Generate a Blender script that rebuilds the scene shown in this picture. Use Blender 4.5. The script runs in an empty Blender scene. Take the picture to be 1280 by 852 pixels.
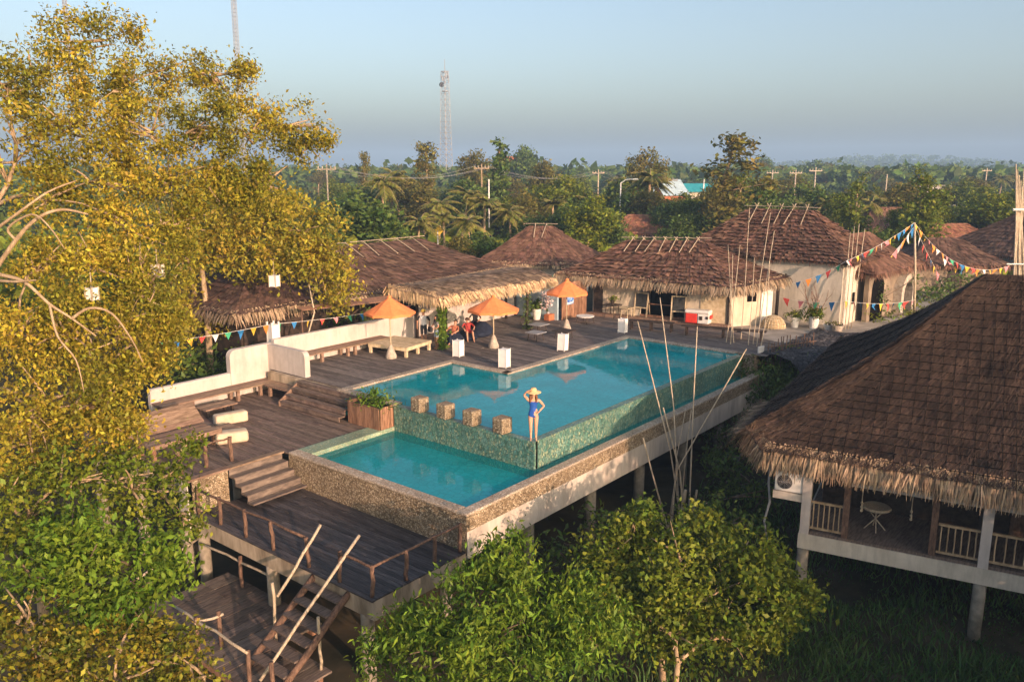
import bpy, bmesh, math, random
import numpy as np
from mathutils import Vector, Matrix, Euler

# ---------------------------------------------------------------- camera, sky, sun, exposure
SC = bpy.context.scene
COL = SC.collection
R = math.radians
FPX, YAW, PITCH = 1026.5, 39.0757, 11.8991          # focal length in 1280-px units, heading from +x, down-tilt
CAM = Vector((-18.63, -14.28, 8.0))
cam = bpy.data.objects.new('camera', bpy.data.cameras.new('camera'))
COL.objects.link(cam)
cam.location = CAM
cam.rotation_euler = (R(90 - PITCH), 0, R(YAW - 90))
cam.data.sensor_width = 36
cam.data.lens = FPX / 1280 * 36
cam.data.clip_end = 8000
cam.data.clip_start = 0.1
SC.camera = cam

SUN_EL = 13.0
SUN_DIR = Vector((-0.28, -0.96, 0)).normalized()   # horizontal direction towards the sun
world = bpy.data.worlds.new('World')
SC.world = world
world.use_nodes = True
wn = world.node_tree
wn.nodes.clear()
wo = wn.nodes.new('ShaderNodeOutputWorld')
wb = wn.nodes.new('ShaderNodeBackground')
sky = wn.nodes.new('ShaderNodeTexSky')
sky.sky_type = 'NISHITA'
sky.sun_disc = False
sky.sun_elevation = R(SUN_EL)
sky.sun_rotation = math.atan2(SUN_DIR.x, SUN_DIR.y)
sky.air_density = 0.8
sky.dust_density = 3.9
sky.ozone_density = 0.35
wb.inputs['Strength'].default_value = 0.15
wn.links.new(sky.outputs[0], wb.inputs['Color'])
wn.links.new(wb.outputs[0], wo.inputs['Surface'])

sl = bpy.data.lights.new('sun', 'SUN')
sl.energy = 4.0
sl.angle = R(0.5)
sl.color = (1.0, 0.64, 0.44)
so = bpy.data.objects.new('sun', sl)
COL.objects.link(so)
sd = Vector((SUN_DIR.x * math.cos(R(SUN_EL)), SUN_DIR.y * math.cos(R(SUN_EL)), math.sin(R(SUN_EL))))
so.rotation_euler = sd.to_track_quat('Z', 'Y').to_euler()
so.location = (-20, -40, 30)
SC.view_settings.view_transform = 'Standard'
SC.view_settings.look = 'None'
SC.view_settings.exposure = 0.86
SC.view_settings.gamma = 1
SC.view_settings.use_curve_mapping = False
SC.render.engine = 'CYCLES'
SC.cycles.max_bounces = 6
SC.cycles.transparent_max_bounces = 8
SC.cycles.volume_bounces = 0
SC.cycles.use_denoising = True

# ---------------------------------------------------------------- helpers
rng = np.random.default_rng(7)
random.seed(7)
_c, _s = math.cos(R(YAW)), math.sin(R(YAW))
_XR = Vector((_s, -_c, 0))
_YF = Vector((_c, _s, 0))
_F = _YF * math.cos(R(PITCH)) - Vector((0, 0, 1)) * math.sin(R(PITCH))
_U = _YF * math.sin(R(PITCH)) + Vector((0, 0, 1)) * math.cos(R(PITCH))


def ray(px, py):
    return _F + _XR * ((px - 640) / FPX) + _U * ((426 - py) / FPX)


def atz(px, py, z):                       # point of the horizontal plane z that the survey of the photograph gives
    d = ray(px, py)
    return CAM + d * ((z - CAM.z) / d.z)


def atd(px, py, D):                       # point at depth D
    return CAM + ray(px, py) * D


def V(*a):
    return Vector(a)


class MB:
    def __init__(s):
        s.v, s.f, s.m = [], [], []

    def add(s, vs, fs, mi=0):
        o = len(s.v)
        s.v.extend([tuple(p) for p in vs])
        s.f.extend([tuple(i + o for i in f) for f in fs])
        s.m.extend([mi] * len(fs))
        return s

    def box(s, c, d, rz=0.0, mi=0, tilt=None):
        hx, hy, hz = d[0] / 2, d[1] / 2, d[2] / 2
        M = Matrix.Rotation(rz, 3, 'Z')
        if tilt is not None:
            M = M @ tilt
        vs = [Vector(c) + M @ Vector((x * hx, y * hy, z * hz)) for z in (-1, 1) for y in (-1, 1) for x in (-1, 1)]
        return s.add(vs, [(0, 2, 3, 1), (4, 5, 7, 6), (0, 1, 5, 4), (2, 6, 7, 3), (0, 4, 6, 2), (1, 3, 7, 5)], mi)

    def bx(s, x0, x1, y0, y1, z0, z1, mi=0):
        return s.box(((x0 + x1) / 2, (y0 + y1) / 2, (z0 + z1) / 2), (x1 - x0, y1 - y0, z1 - z0), 0, mi)

    def rbox(s, c, d, r=0.03, rz=0.0, mi=0, seg=2):
        bm = bmesh.new()
        bmesh.ops.create_cube(bm, size=1)
        for v in bm.verts:
            v.co = Vector((v.co.x * d[0], v.co.y * d[1], v.co.z * d[2]))
        bmesh.ops.bevel(bm, geom=bm.edges[:], offset=r, segments=seg, affect='EDGES', profile=0.5)
        M = Matrix.Rotation(rz, 3, 'Z')
        bm.verts.index_update()
        vs = [Vector(c) + M @ v.co for v in bm.verts]
        fs = [tuple(v.index for v in f.verts) for f in bm.faces]
        bm.free()
        return s.add(vs, fs, mi)

    def beam(s, p, q, w, h, mi=0):        # rectangular bar from p to q
        p, q = Vector(p), Vector(q)
        t = (q - p).normalized()
        a = t.cross(Vector((0, 0, 1)))
        if a.length < 1e-3:
            a = Vector((1, 0, 0))
        a.normalize()
        b = a.cross(t).normalized()
        vs = [e + a * (i * w / 2) + b * (j * h / 2) for e in (p, q) for j in (-1, 1) for i in (-1, 1)]
        return s.add(vs, [(0, 1, 3, 2), (4, 6, 7, 5), (0, 4, 5, 1), (2, 3, 7, 6), (0, 2, 6, 4), (1, 5, 7, 3)], mi)

    def tube(s, pts, rad, n=6, mi=0):
        pts = [Vector(p) for p in pts]
        if not hasattr(rad, '__len__'):
            rad = [rad] * len(pts)
        vs, fs = [], []
        ref = None
        for i, p in enumerate(pts):
            t = (pts[min(i + 1, len(pts) - 1)] - pts[max(i - 1, 0)]).normalized()
            if ref is None:
                ref = Vector((0, 0, 1)) if abs(t.z) < 0.9 else Vector((1, 0, 0))
            a = t.cross(ref).normalized()
            b = a.cross(t).normalized()
            ref = b
            for k in range(n):
                w = 2 * math.pi * k / n
                vs.append(p + (a * math.cos(w) + b * math.sin(w)) * rad[i])
        for i in range(len(pts) - 1):
            for k in range(n):
                k2 = (k + 1) % n
                fs.append((i * n + k, i * n + k2, (i + 1) * n + k2, (i + 1) * n + k))
        fs.append(tuple(range(n - 1, -1, -1)))
        fs.append(tuple((len(pts) - 1) * n + k for k in range(n)))
        return s.add(vs, fs, mi)

    def lathe(s, c, prof, n=16, mi=0):    # prof: list of (radius, z)
        vs, fs = [], []
        for r, z in prof:
            for k in range(n):
                w = 2 * math.pi * k / n
                vs.append((c[0] + r * math.cos(w), c[1] + r * math.sin(w), c[2] + z))
        for i in range(len(prof) - 1):
            for k in range(n):
                k2 = (k + 1) % n
                fs.append((i * n + k, i * n + k2, (i + 1) * n + k2, (i + 1) * n + k))
        fs.append(tuple(range(n - 1, -1, -1)))
        fs.append(tuple((len(prof) - 1) * n + k for k in range(n)))
        return s.add(vs, fs, mi)

    def ball(s, c, r, n=10, mi=0):
        prof = [(r[0] * math.sin(math.pi * i / n), -r[2] * math.cos(math.pi * i / n)) for i in range(1, n)]
        o = len(s.v)
        s.lathe(c, prof, 12, mi)
        for i in range(o, len(s.v)):
            x, y, z = s.v[i]
            s.v[i] = (x, c[1] + (y - c[1]) * r[1] / r[0], z)
        return s

    def prism(s, poly, z0, z1, mi=0):     # ccw polygon in xy
        n = len(poly)
        vs = [(x, y, z0) for x, y in poly] + [(x, y, z1) for x, y in poly]
        fs = [tuple(range(n - 1, -1, -1)), tuple(range(n, 2 * n))] + [(i, (i + 1) % n, n + (i + 1) % n, n + i) for i in range(n)]
        return s.add(vs, fs, mi)

    def slab(s, pts, off, mi=0):          # polygon in 3-D thickened by vector off
        n = len(pts)
        off = Vector(off)
        vs = [Vector(p) for p in pts] + [Vector(p) + off for p in pts]
        fs = [tuple(range(n - 1, -1, -1)), tuple(range(n, 2 * n))] + [(i, (i + 1) % n, n + (i + 1) % n, n + i) for i in range(n)]
        return s.add(vs, fs, mi)


ORG = {}


def tag(o, label=None, cat=None, group=None, kind=None):
    if label:
        o['label'] = label
    if cat:
        o['category'] = cat
    if group:
        o['group'] = group
    if kind:
        o['kind'] = kind
    return o


def empty(name, loc, label=None, cat=None, group=None):
    o = bpy.data.objects.new(name, None)
    COL.objects.link(o)
    o.location = loc
    o.empty_display_size = 0.2
    ORG[o.name] = Vector(loc)
    return tag(o, label, cat, group)


def mesh_obj(name, me, mats, parent=None, org=None, smooth=False):
    for m in (mats if isinstance(mats, (list, tuple)) else [mats]):
        me.materials.append(m)
    if smooth:
        me.polygons.foreach_set('use_smooth', [True] * len(me.polygons))
    o = bpy.data.objects.new(name, me)
    COL.objects.link(o)
    if parent is not None:
        o.parent = parent
        ORG[o.name] = ORG[parent.name]
    else:
        o.location = org
        ORG[o.name] = Vector(org)
    return o


def build(name, mb, mats, parent=None, org=None, smooth=False, label=None, cat=None, group=None, kind=None):
    """link a collected mesh (world coordinates) as ONE object; a child's mesh is stored relative to its thing's base"""
    if parent is not None:
        og = ORG[parent.name]
    elif org is not None:
        og = Vector(org)
    else:
        a = np.array(mb.v)
        og = Vector(((a[:, 0].min() + a[:, 0].max()) / 2, (a[:, 1].min() + a[:, 1].max()) / 2, a[:, 2].min()))
    me = bpy.data.meshes.new(name)
    ox, oy, oz = og
    me.from_pydata([(x - ox, y - oy, z - oz) for x, y, z in mb.v], [], mb.f)
    if any(mb.m):
        me.polygons.foreach_set('material_index', mb.m)
    me.update()
    o = mesh_obj(name, me, mats, parent, og, smooth)
    return tag(o, label, cat, group, kind)


def np_mesh(name, verts, quads, mats, parent=None, org=(0, 0, 0), smooth=False):
    og = np.array(ORG[parent.name] if parent is not None else org)
    me = bpy.data.meshes.new(name)
    nv, nf = len(verts), len(quads)
    k = quads.shape[1]
    me.vertices.add(nv)
    me.vertices.foreach_set('co', (verts - og).astype(np.float32).ravel())
    me.loops.add(nf * k)
    me.loops.foreach_set('vertex_index', quads.astype(np.int32).ravel())
    me.polygons.add(nf)
    me.polygons.foreach_set('loop_start', np.arange(0, nf * k, k, dtype=np.int32))
    me.update(calc_edges=True)
    me.validate()
    return mesh_obj(name, me, mats, parent, Vector(og), smooth)


def kids(o):
    return [c for c in CHILD.get(o.name, [])]


CHILD = {}


def copy_tree(o, parent=None, loc=None, rz=None, scale=None, label=None):
    c = o.copy()
    COL.objects.link(c)
    c.parent = parent
    if loc is not None:
        c.location = loc
    if rz is not None:
        c.rotation_euler = (0, 0, rz)
    if scale is not None:
        c.scale = scale
    if label:
        c['label'] = label
    for ch in [k for k in bpy.data.objects if k.parent == o] if o.name not in CHILD else CHILD[o.name]:
        copy_tree(ch, c)
    return c


def freeze(o):
    ch = [k for k in bpy.data.objects if k.parent == o]
    CHILD[o.name] = ch
    for k in ch:
        freeze(k)


# ---------------------------------------------------------------- materials
def mat(name, a, b, scale=4.0, rough=0.8, bump=0.2, island=0.0, stretch=(1, 1, 1), detail=5, spec=0.3, hue=0.0, contrast=(0.35, 0.65), bscale=None, stain=0.0):
    m = bpy.data.materials.new(name)
    m.use_nodes = True
    nt = m.node_tree
    N, L = nt.nodes, nt.links
    p = N['Principled BSDF']
    p.inputs['Roughness'].default_value = rough
    p.inputs['Specular IOR Level'].default_value = spec
    tc = N.new('ShaderNodeTexCoord')
    mp = N.new('ShaderNodeMapping')
    mp.inputs['Scale'].default_value = stretch
    L.new(tc.outputs['Object'], mp.inputs['Vector'])
    nz = N.new('ShaderNodeTexNoise')
    nz.inputs['Scale'].default_value = scale
    nz.inputs['Detail'].default_value = detail
    nz.inputs['Roughness'].default_value = 0.62
    L.new(mp.outputs[0], nz.inputs['Vector'])
    cr = N.new('ShaderNodeValToRGB')
    cr.color_ramp.elements[0].position, cr.color_ramp.elements[1].position = contrast
    cr.color_ramp.elements[0].color = (*a, 1)
    cr.color_ramp.elements[1].color = (*b, 1)
    L.new(nz.outputs['Fac'], cr.inputs['Fac'])
    col = cr.outputs['Color']
    if island:
        g = N.new('ShaderNodeNewGeometry')
        hs = N.new('ShaderNodeHueSaturation')
        mr = N.new('ShaderNodeMapRange')
        mr.inputs['To Min'].default_value = 1 - island
        mr.inputs['To Max'].default_value = 1 + island
        L.new(g.outputs['Random Per Island'], mr.inputs['Value'])
        L.new(mr.outputs[0], hs.inputs['Value'])
        if hue:
            m2 = N.new('ShaderNodeMath')
            m2.operation = 'MULTIPLY'
            m2.inputs[1].default_value = 7.31
            L.new(g.outputs['Random Per Island'], m2.inputs[0])
            m3 = N.new('ShaderNodeMath')
            m3.operation = 'FRACT'
            L.new(m2.outputs[0], m3.inputs[0])
            m4 = N.new('ShaderNodeMapRange')
            m4.inputs['To Min'].default_value = 0.5 - hue
            m4.inputs['To Max'].default_value = 0.5 + hue
            L.new(m3.outputs[0], m4.inputs['Value'])
            L.new(m4.outputs[0], hs.inputs['Hue'])
        L.new(col, hs.inputs['Color'])
        col = hs.outputs['Color']
    if stain:                                   # rain streaks and grime with a shape of their own
        m5 = N.new('ShaderNodeMapping')
        m5.inputs['Scale'].default_value = (2.6, 2.6, .45)
        L.new(tc.outputs['Object'], m5.inputs['Vector'])
        n5 = N.new('ShaderNodeTexNoise')
        n5.inputs['Scale'].default_value = 1.6
        n5.inputs['Detail'].default_value = 8
        n5.inputs['Roughness'].default_value = .7
        L.new(m5.outputs[0], n5.inputs['Vector'])
        r5 = N.new('ShaderNodeMapRange')
        r5.inputs['From Min'].default_value = .34
        r5.inputs['From Max'].default_value = .56
        r5.inputs['To Min'].default_value = 1 - stain
        L.new(n5.outputs['Fac'], r5.inputs['Value'])
        x5 = N.new('ShaderNodeMix')
        x5.data_type = 'RGBA'
        x5.blend_type = 'MIX'
        x5.inputs['A'].default_value = (.12, .105, .08, 1)
        L.new(r5.outputs[0], x5.inputs['Factor'])
        L.new(col, x5.inputs['B'])
        col = x5.outputs['Result']
    L.new(col, p.inputs['Base Color'])
    if bump:
        bn = N.new('ShaderNodeBump')
        bn.inputs['Strength'].default_value = bump
        bn.inputs['Distance'].default_value = 0.05
        src = nz
        if bscale:
            src = N.new('ShaderNodeTexNoise')
            src.inputs['Scale'].default_value = bscale
            src.inputs['Detail'].default_value = 4
            L.new(mp.outputs[0], src.inputs['Vector'])
        L.new(src.outputs['Fac'], bn.inputs['Height'])
        L.new(bn.outputs[0], p.inputs['Normal'])
    return m


def leaf_mat(name, a, b, trans=0.35, island=0.35, hue=0.03, nscale=0.6):
    m = mat(name, a, b, nscale, 0.55, 0, island, hue=hue, spec=0.25, contrast=(0.3, 0.7), detail=3)
    nt = m.node_tree
    N, L = nt.nodes, nt.links
    p = N['Principled BSDF']
    col = p.inputs['Base Color'].links[0].from_socket
    t = N.new('ShaderNodeBsdfTranslucent')
    L.new(col, t.inputs['Color'])
    mx = N.new('ShaderNodeMixShader')
    mx.inputs['Fac'].default_value = trans
    L.new(p.outputs[0], mx.inputs[1])
    L.new(t.outputs[0], mx.inputs[2])
    L.new(mx.outputs[0], N['Material Output'].inputs['Surface'])
    return m


def cell_mat(name, cols, scale, rough=0.7, bump=0.5, stretch=(1, 1, 1), mortar=None, spec=0.3):
    """pebbles or mosaic pieces: voronoi cells of mixed colours with darker joints"""
    m = bpy.data.materials.new(name)
    m.use_nodes = True
    nt = m.node_tree
    N, L = nt.nodes, nt.links
    p = N['Principled BSDF']
    p.inputs['Roughness'].default_value = rough
    p.inputs['Specular IOR Level'].default_value = spec
    tc = N.new('ShaderNodeTexCoord')
    mp = N.new('ShaderNodeMapping')
    mp.inputs['Scale'].default_value = stretch
    L.new(tc.outputs['Object'], mp.inputs['Vector'])
    vo = N.new('ShaderNodeTexVoronoi')
    vo.inputs['Scale'].default_value = scale
    L.new(mp.outputs[0], vo.inputs['Vector'])
    sep = N.new('ShaderNodeSeparateColor')
    L.new(vo.outputs['Color'], sep.inputs[0])
    cr = N.new('ShaderNodeValToRGB')
    cr.color_ramp.interpolation = 'LINEAR'
    els = cr.color_ramp.elements
    while len(els) < len(cols):
        els.new(0.5)
    for i, c in enumerate(cols):
        els[i].position = i / (len(cols) - 1)
        els[i].color = (*c, 1)
    L.new(sep.outputs[0], cr.inputs['Fac'])
    ve = N.new('ShaderNodeTexVoronoi')
    ve.feature = 'DISTANCE_TO_EDGE'
    ve.inputs['Scale'].default_value = scale
    L.new(mp.outputs[0], ve.inputs['Vector'])
    mr = N.new('ShaderNodeMapRange')
    mr.inputs['From Max'].default_value = 0.12
    L.new(ve.outputs['Distance'], mr.inputs['Value'])
    mx = N.new('ShaderNodeMix')
    mx.data_type = 'RGBA'
    mx.inputs['A'].default_value = (*(mortar or [c * 0.35 for c in cols[0]]), 1)
    L.new(mr.outputs[0], mx.inputs['Factor'])
    L.new(cr.outputs['Color'], mx.inputs['B'])
    nz = N.new('ShaderNodeTexNoise')
    nz.inputs['Scale'].default_value = 0.9
    nz.inputs['Detail'].default_value = 5
    L.new(tc.outputs['Object'], nz.inputs['Vector'])
    mr2 = N.new('ShaderNodeMapRange')
    mr2.inputs['From Min'].default_value = 0.3
    mr2.inputs['From Max'].default_value = 0.7
    mr2.inputs['To Min'].default_value = 0.72
    mr2.inputs['To Max'].default_value = 1.15
    L.new(nz.outputs['Fac'], mr2.inputs['Value'])
    hs = N.new('ShaderNodeHueSaturation')
    L.new(mr2.outputs[0], hs.inputs['Value'])
    L.new(mx.outputs['Result'], hs.inputs['Color'])
    L.new(hs.outputs[0], p.inputs['Base Color'])
    bn = N.new('ShaderNodeBump')
    bn.inputs['Strength'].default_value = bump
    bn.inputs['Distance'].default_value = 0.03
    L.new(mr.outputs[0], bn.inputs['Height'])
    L.new(bn.outputs[0], p.inputs['Normal'])
    return m


def water_mat(name, tint, wave=0.12, scale=2.2, cloudy=.28):
    m = bpy.data.materials.new(name)
    m.use_nodes = True
    nt = m.node_tree
    N, L = nt.nodes, nt.links
    N.remove(N['Principled BSDF'])
    tr = N.new('ShaderNodeBsdfTransparent')
    tr.inputs['Color'].default_value = (*tint, 1)
    gl = N.new('ShaderNodeBsdfGlossy')
    gl.inputs['Roughness'].default_value = 0.006
    gl.inputs['Color'].default_value = (1, 1, 1, 1)
    fr = N.new('ShaderNodeFresnel')
    fr.inputs['IOR'].default_value = 1.22
    tc = N.new('ShaderNodeTexCoord')
    mp = N.new('ShaderNodeMapping')
    mp.inputs['Rotation'].default_value = (0, 0, 0.6)
    mp.inputs['Scale'].default_value = (1, 1.8, 1)
    L.new(tc.outputs['Object'], mp.inputs['Vector'])
    nz = N.new('ShaderNodeTexNoise')
    nz.inputs['Scale'].default_value = scale
    nz.inputs['Detail'].default_value = 3
    nz.inputs['Distortion'].default_value = 0.6
    L.new(mp.outputs[0], nz.inputs['Vector'])
    bn = N.new('ShaderNodeBump')
    bn.inputs['Strength'].default_value = wave
    bn.inputs['Distance'].default_value = 0.1
    L.new(nz.outputs['Fac'], bn.inputs['Height'])
    L.new(bn.outputs[0], gl.inputs['Normal'])
    L.new(bn.outputs[0], fr.inputs['Normal'])
    df = N.new('ShaderNodeBsdfDiffuse')            # light scattered back by the slightly cloudy pool water
    df.inputs['Color'].default_value = (.02, .52, .55, 1)
    m0 = N.new('ShaderNodeMixShader')
    m0.inputs['Fac'].default_value = cloudy
    L.new(tr.outputs[0], m0.inputs[1])
    L.new(df.outputs[0], m0.inputs[2])
    mx = N.new('ShaderNodeMixShader')
    L.new(fr.outputs[0], mx.inputs['Fac'])
    L.new(m0.outputs[0], mx.inputs[1])
    L.new(gl.outputs[0], mx.inputs[2])
    L.new(mx.outputs[0], N['Material Output'].inputs['Surface'])
    return m


M = {}
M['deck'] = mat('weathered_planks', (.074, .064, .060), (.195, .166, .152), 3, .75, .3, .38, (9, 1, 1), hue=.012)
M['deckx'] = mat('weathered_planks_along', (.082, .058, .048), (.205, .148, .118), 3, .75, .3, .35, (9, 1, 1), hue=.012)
M['deck_dark'] = mat('dark_planks', (.030, .027, .030), (.088, .076, .076), 3, .6, .3, .42, (9, 1, 1))  # lower deck planks, darker than the other decks
M['bench'] = mat('brown_bench_wood', (.14, .088, .058), (.29, .20, .145), 3, .7, .3, .28, (1, 7, 3), hue=.01)
M['step_wood'] = mat('worn_step_wood', (.075, .058, .050), (.18, .14, .115), 3, .75, .3, .3, (1, 7, 3), hue=.01)
M['plank_red'] = mat('reddish_timber', (.15, .075, .045), (.30, .17, .105), 3, .7, .3, .3, (5, 5, 1))
M['log'] = mat('brown_round_log', (.075, .045, .032), (.19, .115, .08), 5, .8, .4, .3, (3, 3, 1))
M['pale_wood'] = mat('pale_straw_wood', (.42, .33, .20), (.62, .52, .36), 5, .7, .2, .15)
M['dark_wood'] = mat('dark_stained_wood', (.02, .015, .012), (.06, .042, .032), 5, .6, .2, .2)
M['bamboo'] = mat('dry_bamboo', (.30, .24, .165), (.52, .44, .33), 3, .6, .2, .25, (8, 8, 1))
M['plaster'] = mat('cream_plaster', (.50, .43, .33), (.64, .56, .44), 1.3, .9, .12, 0, contrast=(.3, .6), bscale=9, stain=.28)
M['plaster_white'] = mat('whitewashed_plaster', (.435, .39, .36), (.54, .49, .455), 1.2, .9, .12, 0, contrast=(.25, .55), bscale=9, stain=.22)
M['plaster_grey'] = mat('grey_cream_render', (.50, .45, .37), (.66, .60, .50), 1.0, .9, .15, 0, bscale=8, stain=.3)
M['concrete'] = mat('raw_concrete', (.42, .37, .32), (.60, .54, .47), 1.4, .85, .2, 0, (1, 1, .35), bscale=7, stain=.28)
M['concrete_stained'] = mat('stained_concrete', (.22, .175, .12), (.52, .43, .32), 1.8, .9, .25, 0, (1, 1, .3), bscale=7)
M['pillar'] = mat('mossy_concrete_pillar', (.17, .15, .115), (.33, .29, .23), 3, .9, .2, 0)
M['pebble'] = cell_mat('golden_pebble_wall', [(.20, .14, .085), (.42, .33, .22), (.33, .24, .14), (.60, .50, .36), (.40, .30, .18)], 19, .75, .9, mortar=(.10, .07, .04))
M['coping'] = cell_mat('beige_pebble_coping', [(.36, .29, .21), (.55, .46, .36), (.44, .34, .25), (.62, .55, .46)], 14, .7, .5, mortar=(.2, .16, .12))
M['mosaic'] = cell_mat('green_mosaic_tile', [(.035, .12, .10), (.15, .29, .21), (.06, .19, .17), (.36, .40, .25), (.08, .23, .22), (.22, .34, .27)], 16, .35, .5, (1, 1, .6), mortar=(.03, .08, .06), spec=.5)
M['mosaic_pale'] = cell_mat('pale_green_mosaic_ledge', [(.22, .30, .20), (.36, .40, .26), (.20, .32, .26), (.44, .45, .31)], 14, .5, .4, mortar=(.12, .18, .12))
M['basin'] = cell_mat('turquoise_pool_tile', [(.04, .68, .70), (.08, .80, .82), (.05, .73, .75), (.12, .84, .86)], 4, .5, .1, mortar=(.03, .58, .60))
M['water_up'] = water_mat('upper_pool_water', (.36, .97, .96), .028, 1.8)
M['water_low'] = water_mat('lower_pool_water', (.36, .97, .96), .05, 2.4)
M['thatch_dark'] = mat('dark_weathered_thatch', (.062, .036, .027), (.165, .098, .070), 1.4, .95, .2, .5, hue=.012, contrast=(.3, .7))
M['thatch_red'] = mat('reddish_brown_thatch', (.092, .046, .033), (.235, .130, .088), 1.2, .95, .2, .45, hue=.012, contrast=(.3, .7))
M['thatch_near'] = mat('brown_palm_thatch', (.028, .017, .012), (.115, .072, .050), 1.1, .95, .2, .5, hue=.012, contrast=(.3, .7))
M['thatch_pale'] = mat('pale_straw_thatch', (.42, .29, .165), (.68, .50, .30), 2.0, .95, .2, .32, hue=.015)
M['thatch_mid'] = mat('brown_straw_thatch', (.14, .092, .062), (.33, .24, .16), 1.6, .95, .2, .45, hue=.012)
M['thatch_orange'] = mat('orange_brown_thatch', (.19, .080, .045), (.33, .155, .090), 1.4, .95, .2, .4, hue=.012)
M['fringe'] = mat('grey_straw_fringe', (.20, .140, .092), (.42, .32, .215), 2.0, .95, .1, .45, hue=.01)
M['fringe_near'] = mat('tan_straw_fringe', (.17, .112, .070), (.38, .27, .17), 2.0, .95, .1, .5, hue=.012)
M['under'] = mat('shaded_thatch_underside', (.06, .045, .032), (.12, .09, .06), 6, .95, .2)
M['net'] = mat('black_roof_net', (.006, .005, .005), (.012, .010, .009), 5, 1.0, 0, spec=.05)
M['orange'] = mat('orange_canvas', (.72, .21, .07), (.80, .26, .09), 6, .8, .05, .06)
M['white_paint'] = mat('white_paint', (.66, .64, .60), (.74, .72, .68), 4, .6, .05)
M['lantern'] = mat('white_lantern_paper', (.72, .71, .70), (.82, .80, .78), 5, .7, .08)
M['stone_base'] = mat('rough_grey_base', (.30, .25, .20), (.50, .44, .37), 6, .9, .4)
M['navy'] = mat('navy_fabric', (.010, .014, .030), (.02, .028, .055), 6, .9, .2)
M['red'] = mat('red_plastic', (.60, .04, .03), (.68, .06, .04), 6, .45, .03)
M['grey_metal'] = mat('grey_metal', (.22, .22, .23), (.34, .34, .35), 5, .5, .05)
M['dark'] = mat('shade_black', (.005, .004, .004), (.010, .009, .008), 4, 1.0, 0, spec=0)  # black stands in for the shade inside the bar, openings and windows
M['chalk'] = mat('chalkboard_slate', (.02, .022, .022), (.045, .048, .048), 6, .7, .05)
M['terracotta'] = mat('terracotta', (.38, .12, .05), (.48, .17, .08), 6, .8, .1)
M['blue_paint'] = mat('blue_painted_wall', (.16, .27, .38), (.26, .38, .48), 2, .8, .1)
M['bluegrey_roof'] = mat('pale_blue_sheet_roof', (.30, .42, .50), (.42, .54, .60), 2, .5, .1)
M['teal_roof'] = mat('teal_sheet_roof', (.02, .25, .30), (.04, .33, .38), 2, .5, .1)
M['poster'] = mat('blue_poster_print', (.02, .10, .42), (.30, .50, .72), 3.5, .5, 0, contrast=(.45, .55))
M['skin'] = mat('skin', (.52, .29, .19), (.58, .33, .22), 9, .55, .05)
M['skin_tan'] = mat('tanned_skin', (.34, .18, .11), (.40, .22, .14), 9, .55, .05)
M['swim'] = mat('royal_blue_swimsuit', (.012, .07, .33), (.02, .10, .42), 9, .6, .05)
M['brown_wall'] = mat('brown_and_shaded_wall', (.17, .13, .095), (.30, .24, .18), 1.5, .9, .2, 0, bscale=8, stain=.35)  # brown of the low hut; on the arched hut it is painted shade
M['straw'] = mat('straw_hat', (.55, .38, .18), (.72, .53, .29), 20, .85, .2)
M['hair'] = mat('brown_hair', (.12, .05, .02), (.22, .10, .045), 20, .6, .2)
M['hair_black'] = mat('black_hair', (.012, .010, .009), (.03, .025, .02), 20, .5, .2)
M['eye'] = mat('dark_eye', (.02, .015, .012), (.03, .02, .015), 5, .3, 0)
M['lip'] = mat('lips', (.42, .12, .10), (.46, .14, .11), 5, .5, 0)
M['tee'] = mat('light_grey_shirt', (.52, .53, .56), (.62, .63, .66), 9, .9, .1)
M['tee_black'] = mat('black_sleeve', (.015, .015, .018), (.03, .03, .035), 9, .9, .1)
M['shorts'] = mat('charcoal_shorts', (.035, .035, .04), (.06, .06, .07), 9, .9, .1)
M['denim'] = mat('pale_denim', (.22, .30, .40), (.32, .40, .50), 9, .9, .1)
M['rust'] = mat('rust_pattern_shirt', (.32, .09, .05), (.50, .20, .12), 14, .9, .1)
M['coral'] = mat('coral_red_cloth', (.44, .05, .05), (.54, .09, .08), 9, .9, .1)
M['yellow_cap'] = mat('yellow_cap', (.70, .52, .10), (.78, .60, .15), 9, .8, .1)
M['cushion'] = mat('cream_cushion', (.48, .38, .27), (.62, .52, .40), 4, .9, .15)
M['brown_cushion'] = mat('brown_patterned_bolster', (.38, .24, .15), (.58, .42, .30), 9, .9, .15)
M['gravel'] = cell_mat('dark_slate_chips', [(.03, .03, .035), (.075, .072, .08), (.05, .048, .052), (.12, .115, .12)], 5, .85, 1.0, mortar=(.01, .01, .01))
M['earth'] = mat('leaf_litter_earth', (.022, .024, .010), (.075, .058, .032), .8, .95, .4, contrast=(.3, .7))
M['path'] = mat('pale_concrete_path', (.22, .20, .175), (.36, .33, .29), 1.2, .9, .2)
M['far_ground'] = mat('scrub_ground', (.022, .040, .012), (.07, .085, .028), .05, .95, .3, contrast=(.3, .7))
M['bark'] = mat('pale_bark', (.24, .17, .10), (.44, .33, .21), 6, .85, .4, .15, (1, 1, .3))
M['bark_dark'] = mat('dark_bark', (.09, .065, .045), (.18, .135, .095), 6, .9, .4, .15, (1, 1, .3))
M['leaf_gold'] = leaf_mat('olive_gold_leaves', (.165, .18, .020), (.47, .37, .040), .34, .5, .028)
M['leaf_mottled'] = leaf_mat('mottled_leaves', (.080, .115, .014), (.29, .245, .022), .3, .5, .045, nscale=2.5)
M['leaf_green'] = leaf_mat('bright_green_leaves', (.060, .145, .012), (.20, .285, .028), .35, .45, .02)
M['leaf_mid'] = leaf_mat('mid_green_leaves', (.070, .122, .012), (.215, .240, .020), .3, .45, .025)
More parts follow.
